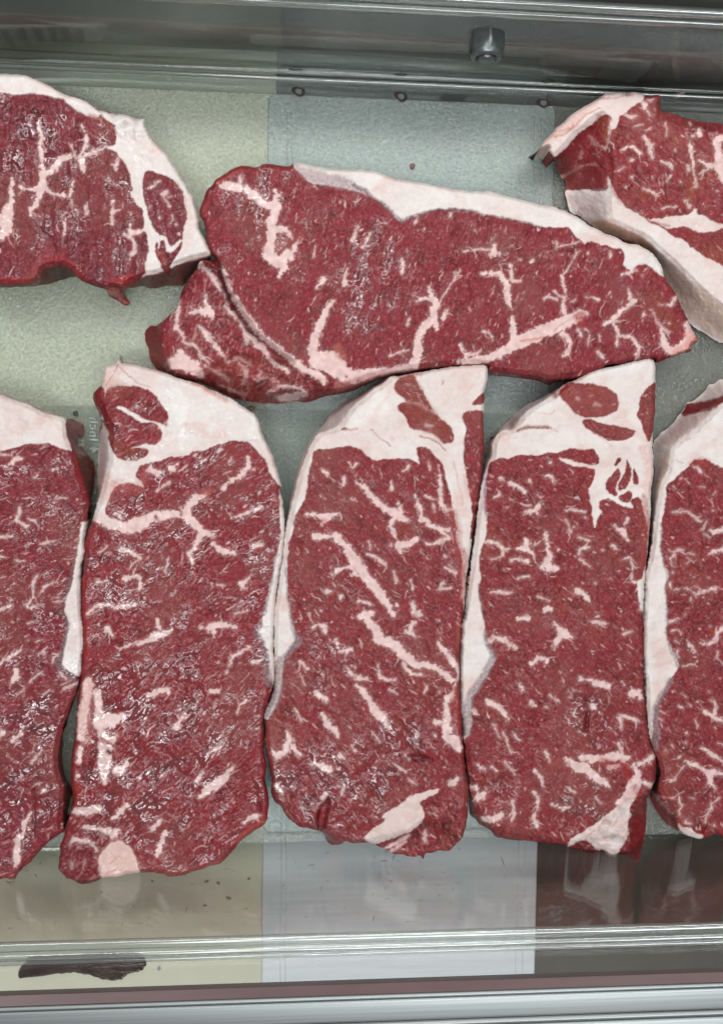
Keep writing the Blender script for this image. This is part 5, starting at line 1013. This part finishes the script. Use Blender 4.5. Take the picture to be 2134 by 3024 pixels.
Hs = dict(name="raw_steak", label="front row steak cut off by the right edge, bright fat along its left side", flecks=1.2, wet=.08,
 lean=(0.223, 0.029, 0.033), alt=(0.233, 0.040, 0.037), altmix=.9, cracks=.7, grain=[(1350, 40), (1800, 20), (2100, 50), (2500, 55)], rededge=.22, specks=1.0, base_fat=.85, H=.0245,
 outline="""T17 1700 150 1500 290 1356 390 1290 380 1240 420 1200 450 1130 460 1110 500 1070 550 1000 630 940 680 840 735 780 740 740 820 690 890 640 960 590 1040 520 1110 450 1170 380 1210 320 1290 250 1350 247 1420 257 1500 262 1700 277 1800 252 2000 225 2150
 T18 190 0 194 200 188 400 168 560 154 680 124 850 108 950 108 1200 94 1400 84 1600 79 1900 89 2100 104 2296 T19 109 100 114 400 134 650 154 800 187 870 204 960 252 1060 280 1160 285 1220 260 1350 220 1430 182 1480 150 1560 200 1650 260 1750 330 1860 400 1920 480 1970 530 2000
 600 2050 700 2090 830 2115 900 2100 1000 2050 1050 2040 1122 2110 1220 2170 1420 2170 T17 1720 1500""",
 top="""T17 1800 380 1500 560 1356 720 1200 850 1100 960 1000 1060 900 1160 800 1220 700 1290 620 1370 530 1450 510 1600 480 1800 430 1900 360 2000 330 2150 310 2296 T18 230 150 205 350 190 500 160 700 120 850 90 1000 70 1600 60 2000 90 2296 T19 110 400 130 650 180 880 190 960 280 1160 300 1250 265 1450 330 1580 420 1700 490 1800 520 1950 620 2060 830 2130 1000 2070 1100 2100 1250 2200 1450 2200 T17 1800 1500""",
 ops=[("M", """T17 470 2020 540 1970 640 1880 760 1800 830 1720 900 1650 1000 1635 1100 1640 1160 1680 1220 1720 1300 1740 1356 1760 1760 1800 T19 1450 0 1450 2250 1000 2200 700 2150 400 2000 140 1600 180 1450 220 1200 195 1000 195 880 195 750 210 550 230 400 300 270 370 120 430 20 T18 450 2296 510 2200 550 2130 500 2020 440 1900 380 1780 370 1650 400 1480 390 1400 360 1200 360 1080 420 960 340 800 305 650 310 450 315 300 350 150 370 0""", "lean"),
  ("M", "T17 690 900 740 830 800 740 950 745 1100 720 1250 670 1400 600 1700 480 1700 640 1356 730 1200 820 1100 880 1000 890 900 910 830 920 740 970"),
  ("V", """T18 460 130 18 550 140 28 650 135 48 720 190 44 800 250 44 830 250 18; 910 260 18 880 320 28 850 370 24; 940 380 24 1000 410 64 1122 370 95; 920 690 24 1000 660 44 1122 620 84; 470 660 34 520 640 44 590 640 44; 490 690 28 430 750 24 460 830 24; 680 690 14 750 690 12; 660 740 14 690 770 14 640 820 12; 420 1080 54 450 1130 28; 490 1160 18 550 1140 24; 610 1130 18 700 1160 24 760 1220 38 850 1180 44 1020 1150 54;
   750 1110 18 830 1150 18; 410 1570 44 500 1560 24; 440 1690 14 540 1690 24 580 1730 24; 680 1860 44 720 1900 54 740 1970 44; 840 1850 24 940 1860 54 1010 1830 74 1060 1720 74 1122 1660 64; 520 1950 44 540 2050 28; 600 2150 24 700 2130 34 750 2140 24; 1000 130 30; 460 930 24; 700 1260 14 700 1300 18; 880 420 14 950 480 18; 620 1480 16; 960 1640 20; 500 1830 20 540 1870 16; 930 1000 18; 1040 1950 18 1030 2050 20;
   T17 900 1760 24 960 1770 74 1000 1820 54 1030 1850 18; 1000 2085 34 1050 2085 24; 1200 2200 20 1240 2140 16; 590 2090 20; 680 1950 16 700 1920 12;
   T19 580 220 12 640 260 18; 660 340 18 700 380 18; 530 360 28 600 400 14; 840 410 24 920 470 54 1000 520 74 1122 580 64; 1000 480 64 1030 400 64 1000 310 44; 760 570 28 790 630 28; 840 930 44 930 960 64 1020 1040 64 1122 1090 44; 620 1090 28 690 1110 64 760 1140 54 840 1200 44 920 1240 74 1000 1240 74 1122 1260 54; 930 1260 84 960 1380 84 1010 1460 34; 610 1150 28 540 1240 38 500 1330 38 440 1360 38;
   530 1540 24 570 1640 38 590 1680 34 540 1730 44 550 1790 44; 1060 1580 24 980 1650 34 950 1740 34 910 1820 34 890 1880 24; 640 1880 44 700 1910 34; 310 1560 24 400 1570 28 490 1590 18; 380 960 34; 560 1040 34 530 1060 24; 630 860 18; 650 740 34; 190 1500 44 260 1580 60 350 1680 50 460 1790 34; 1010 1940 44; 680 1570 14 740 1590 14; 280 540 30 330 560 20; 300 450 24 360 460 20; 930 180 40; 800 320 30; 380 690 16; 450 870 16 470 900 14; 1010 650 18; 1060 860 24 1122 880 30"""),
  ("F", "T19 525 1890 600 1950 700 1960 740 2000 780 2040 860 2060 830 2110 740 2110 620 2080 530 2010", .3, "fat_vein")],
 paint=[("T18 310 300 16 300 600 14 350 830 14 400 960 14 352 1150 14 395 1450 16 365 1700 22 420 1900 26 510 2070 40 530 2150 44; T19 440 30 56 370 150 66 290 280 60 240 400 70 235 550 80 245 700 90 240 850 100 240 920 80", (.25, .19, .20), .85, 5),
  ("T17 690 900 800 740 1100 720 1400 600 1700 480 1700 640 1356 730 1100 880 900 910 740 970", (.20, .014, .018), .8, 6, "poly", .4), ("T17 300 1400 600 1060 720 960 1000 900 1300 760 1100 960 900 1160 700 1290 530 1450", (.60, .42, .40), .75, 10, "poly"), ("T17 300 1900 400 1600 540 1450 510 1600 480 1800 400 1940 300 2200", (.62, .44, .37), .7, 10, "poly"), ("T17 860 735 1100 640 1300 480 1500 480 1250 660 1050 720", (.62, .48, .47), .6, 10, "poly"),
  ("T17 600 1640 8 660 1670 6 730 1690 8; 780 1340 6 860 1290 8", (.25, .15, .13), .8, 2), ("T19 160 1500 150 1600 350 1880 520 2000 510 1900 400 1700 260 1560", (.24, .06, .06), .7, 8, "poly"), ("T19 860 1960 50 850 2030 34", (.30, .004, .008), .9, 5), ("T19 300 1450 80 400 1560 60 320 1520 60", (.38, .03, .03), .7, 10), ("T19 560 1830 60 580 1900 40", (.50, .16, .12), .6, 10),
  ("T17 850 1720 60 1000 1660 70 1120 1680 60", (.32, .05, .042), .6, 12), ("T19 220 1000 24 250 1100 20", (.10, .01, .015), .8, 5), ("T18 980 1700 50", (.36, .06, .03), .7, 8)],
 grooves=[("T17 860 1900 8 820 2120 10 860 2230 10", .0006, .7), ("T18 560 730 12 540 850 10; 800 800 10 815 950 10; 930 920 8 1000 1000 8; 980 2240 14 1040 2200 8; 850 400 8 860 640 8", .0005, .6), ("T19 830 1930 20 900 1920 16; 870 1960 24 850 2020 16", .0016, .85)],
 wets=[("T19 850 1400 1122 1300 1122 1500 900 1600", .5)])

for i_, s_ in enumerate((A, B, C, D, E, F, G, Hs)):
    build_steak(s_, 3 + i_*5)
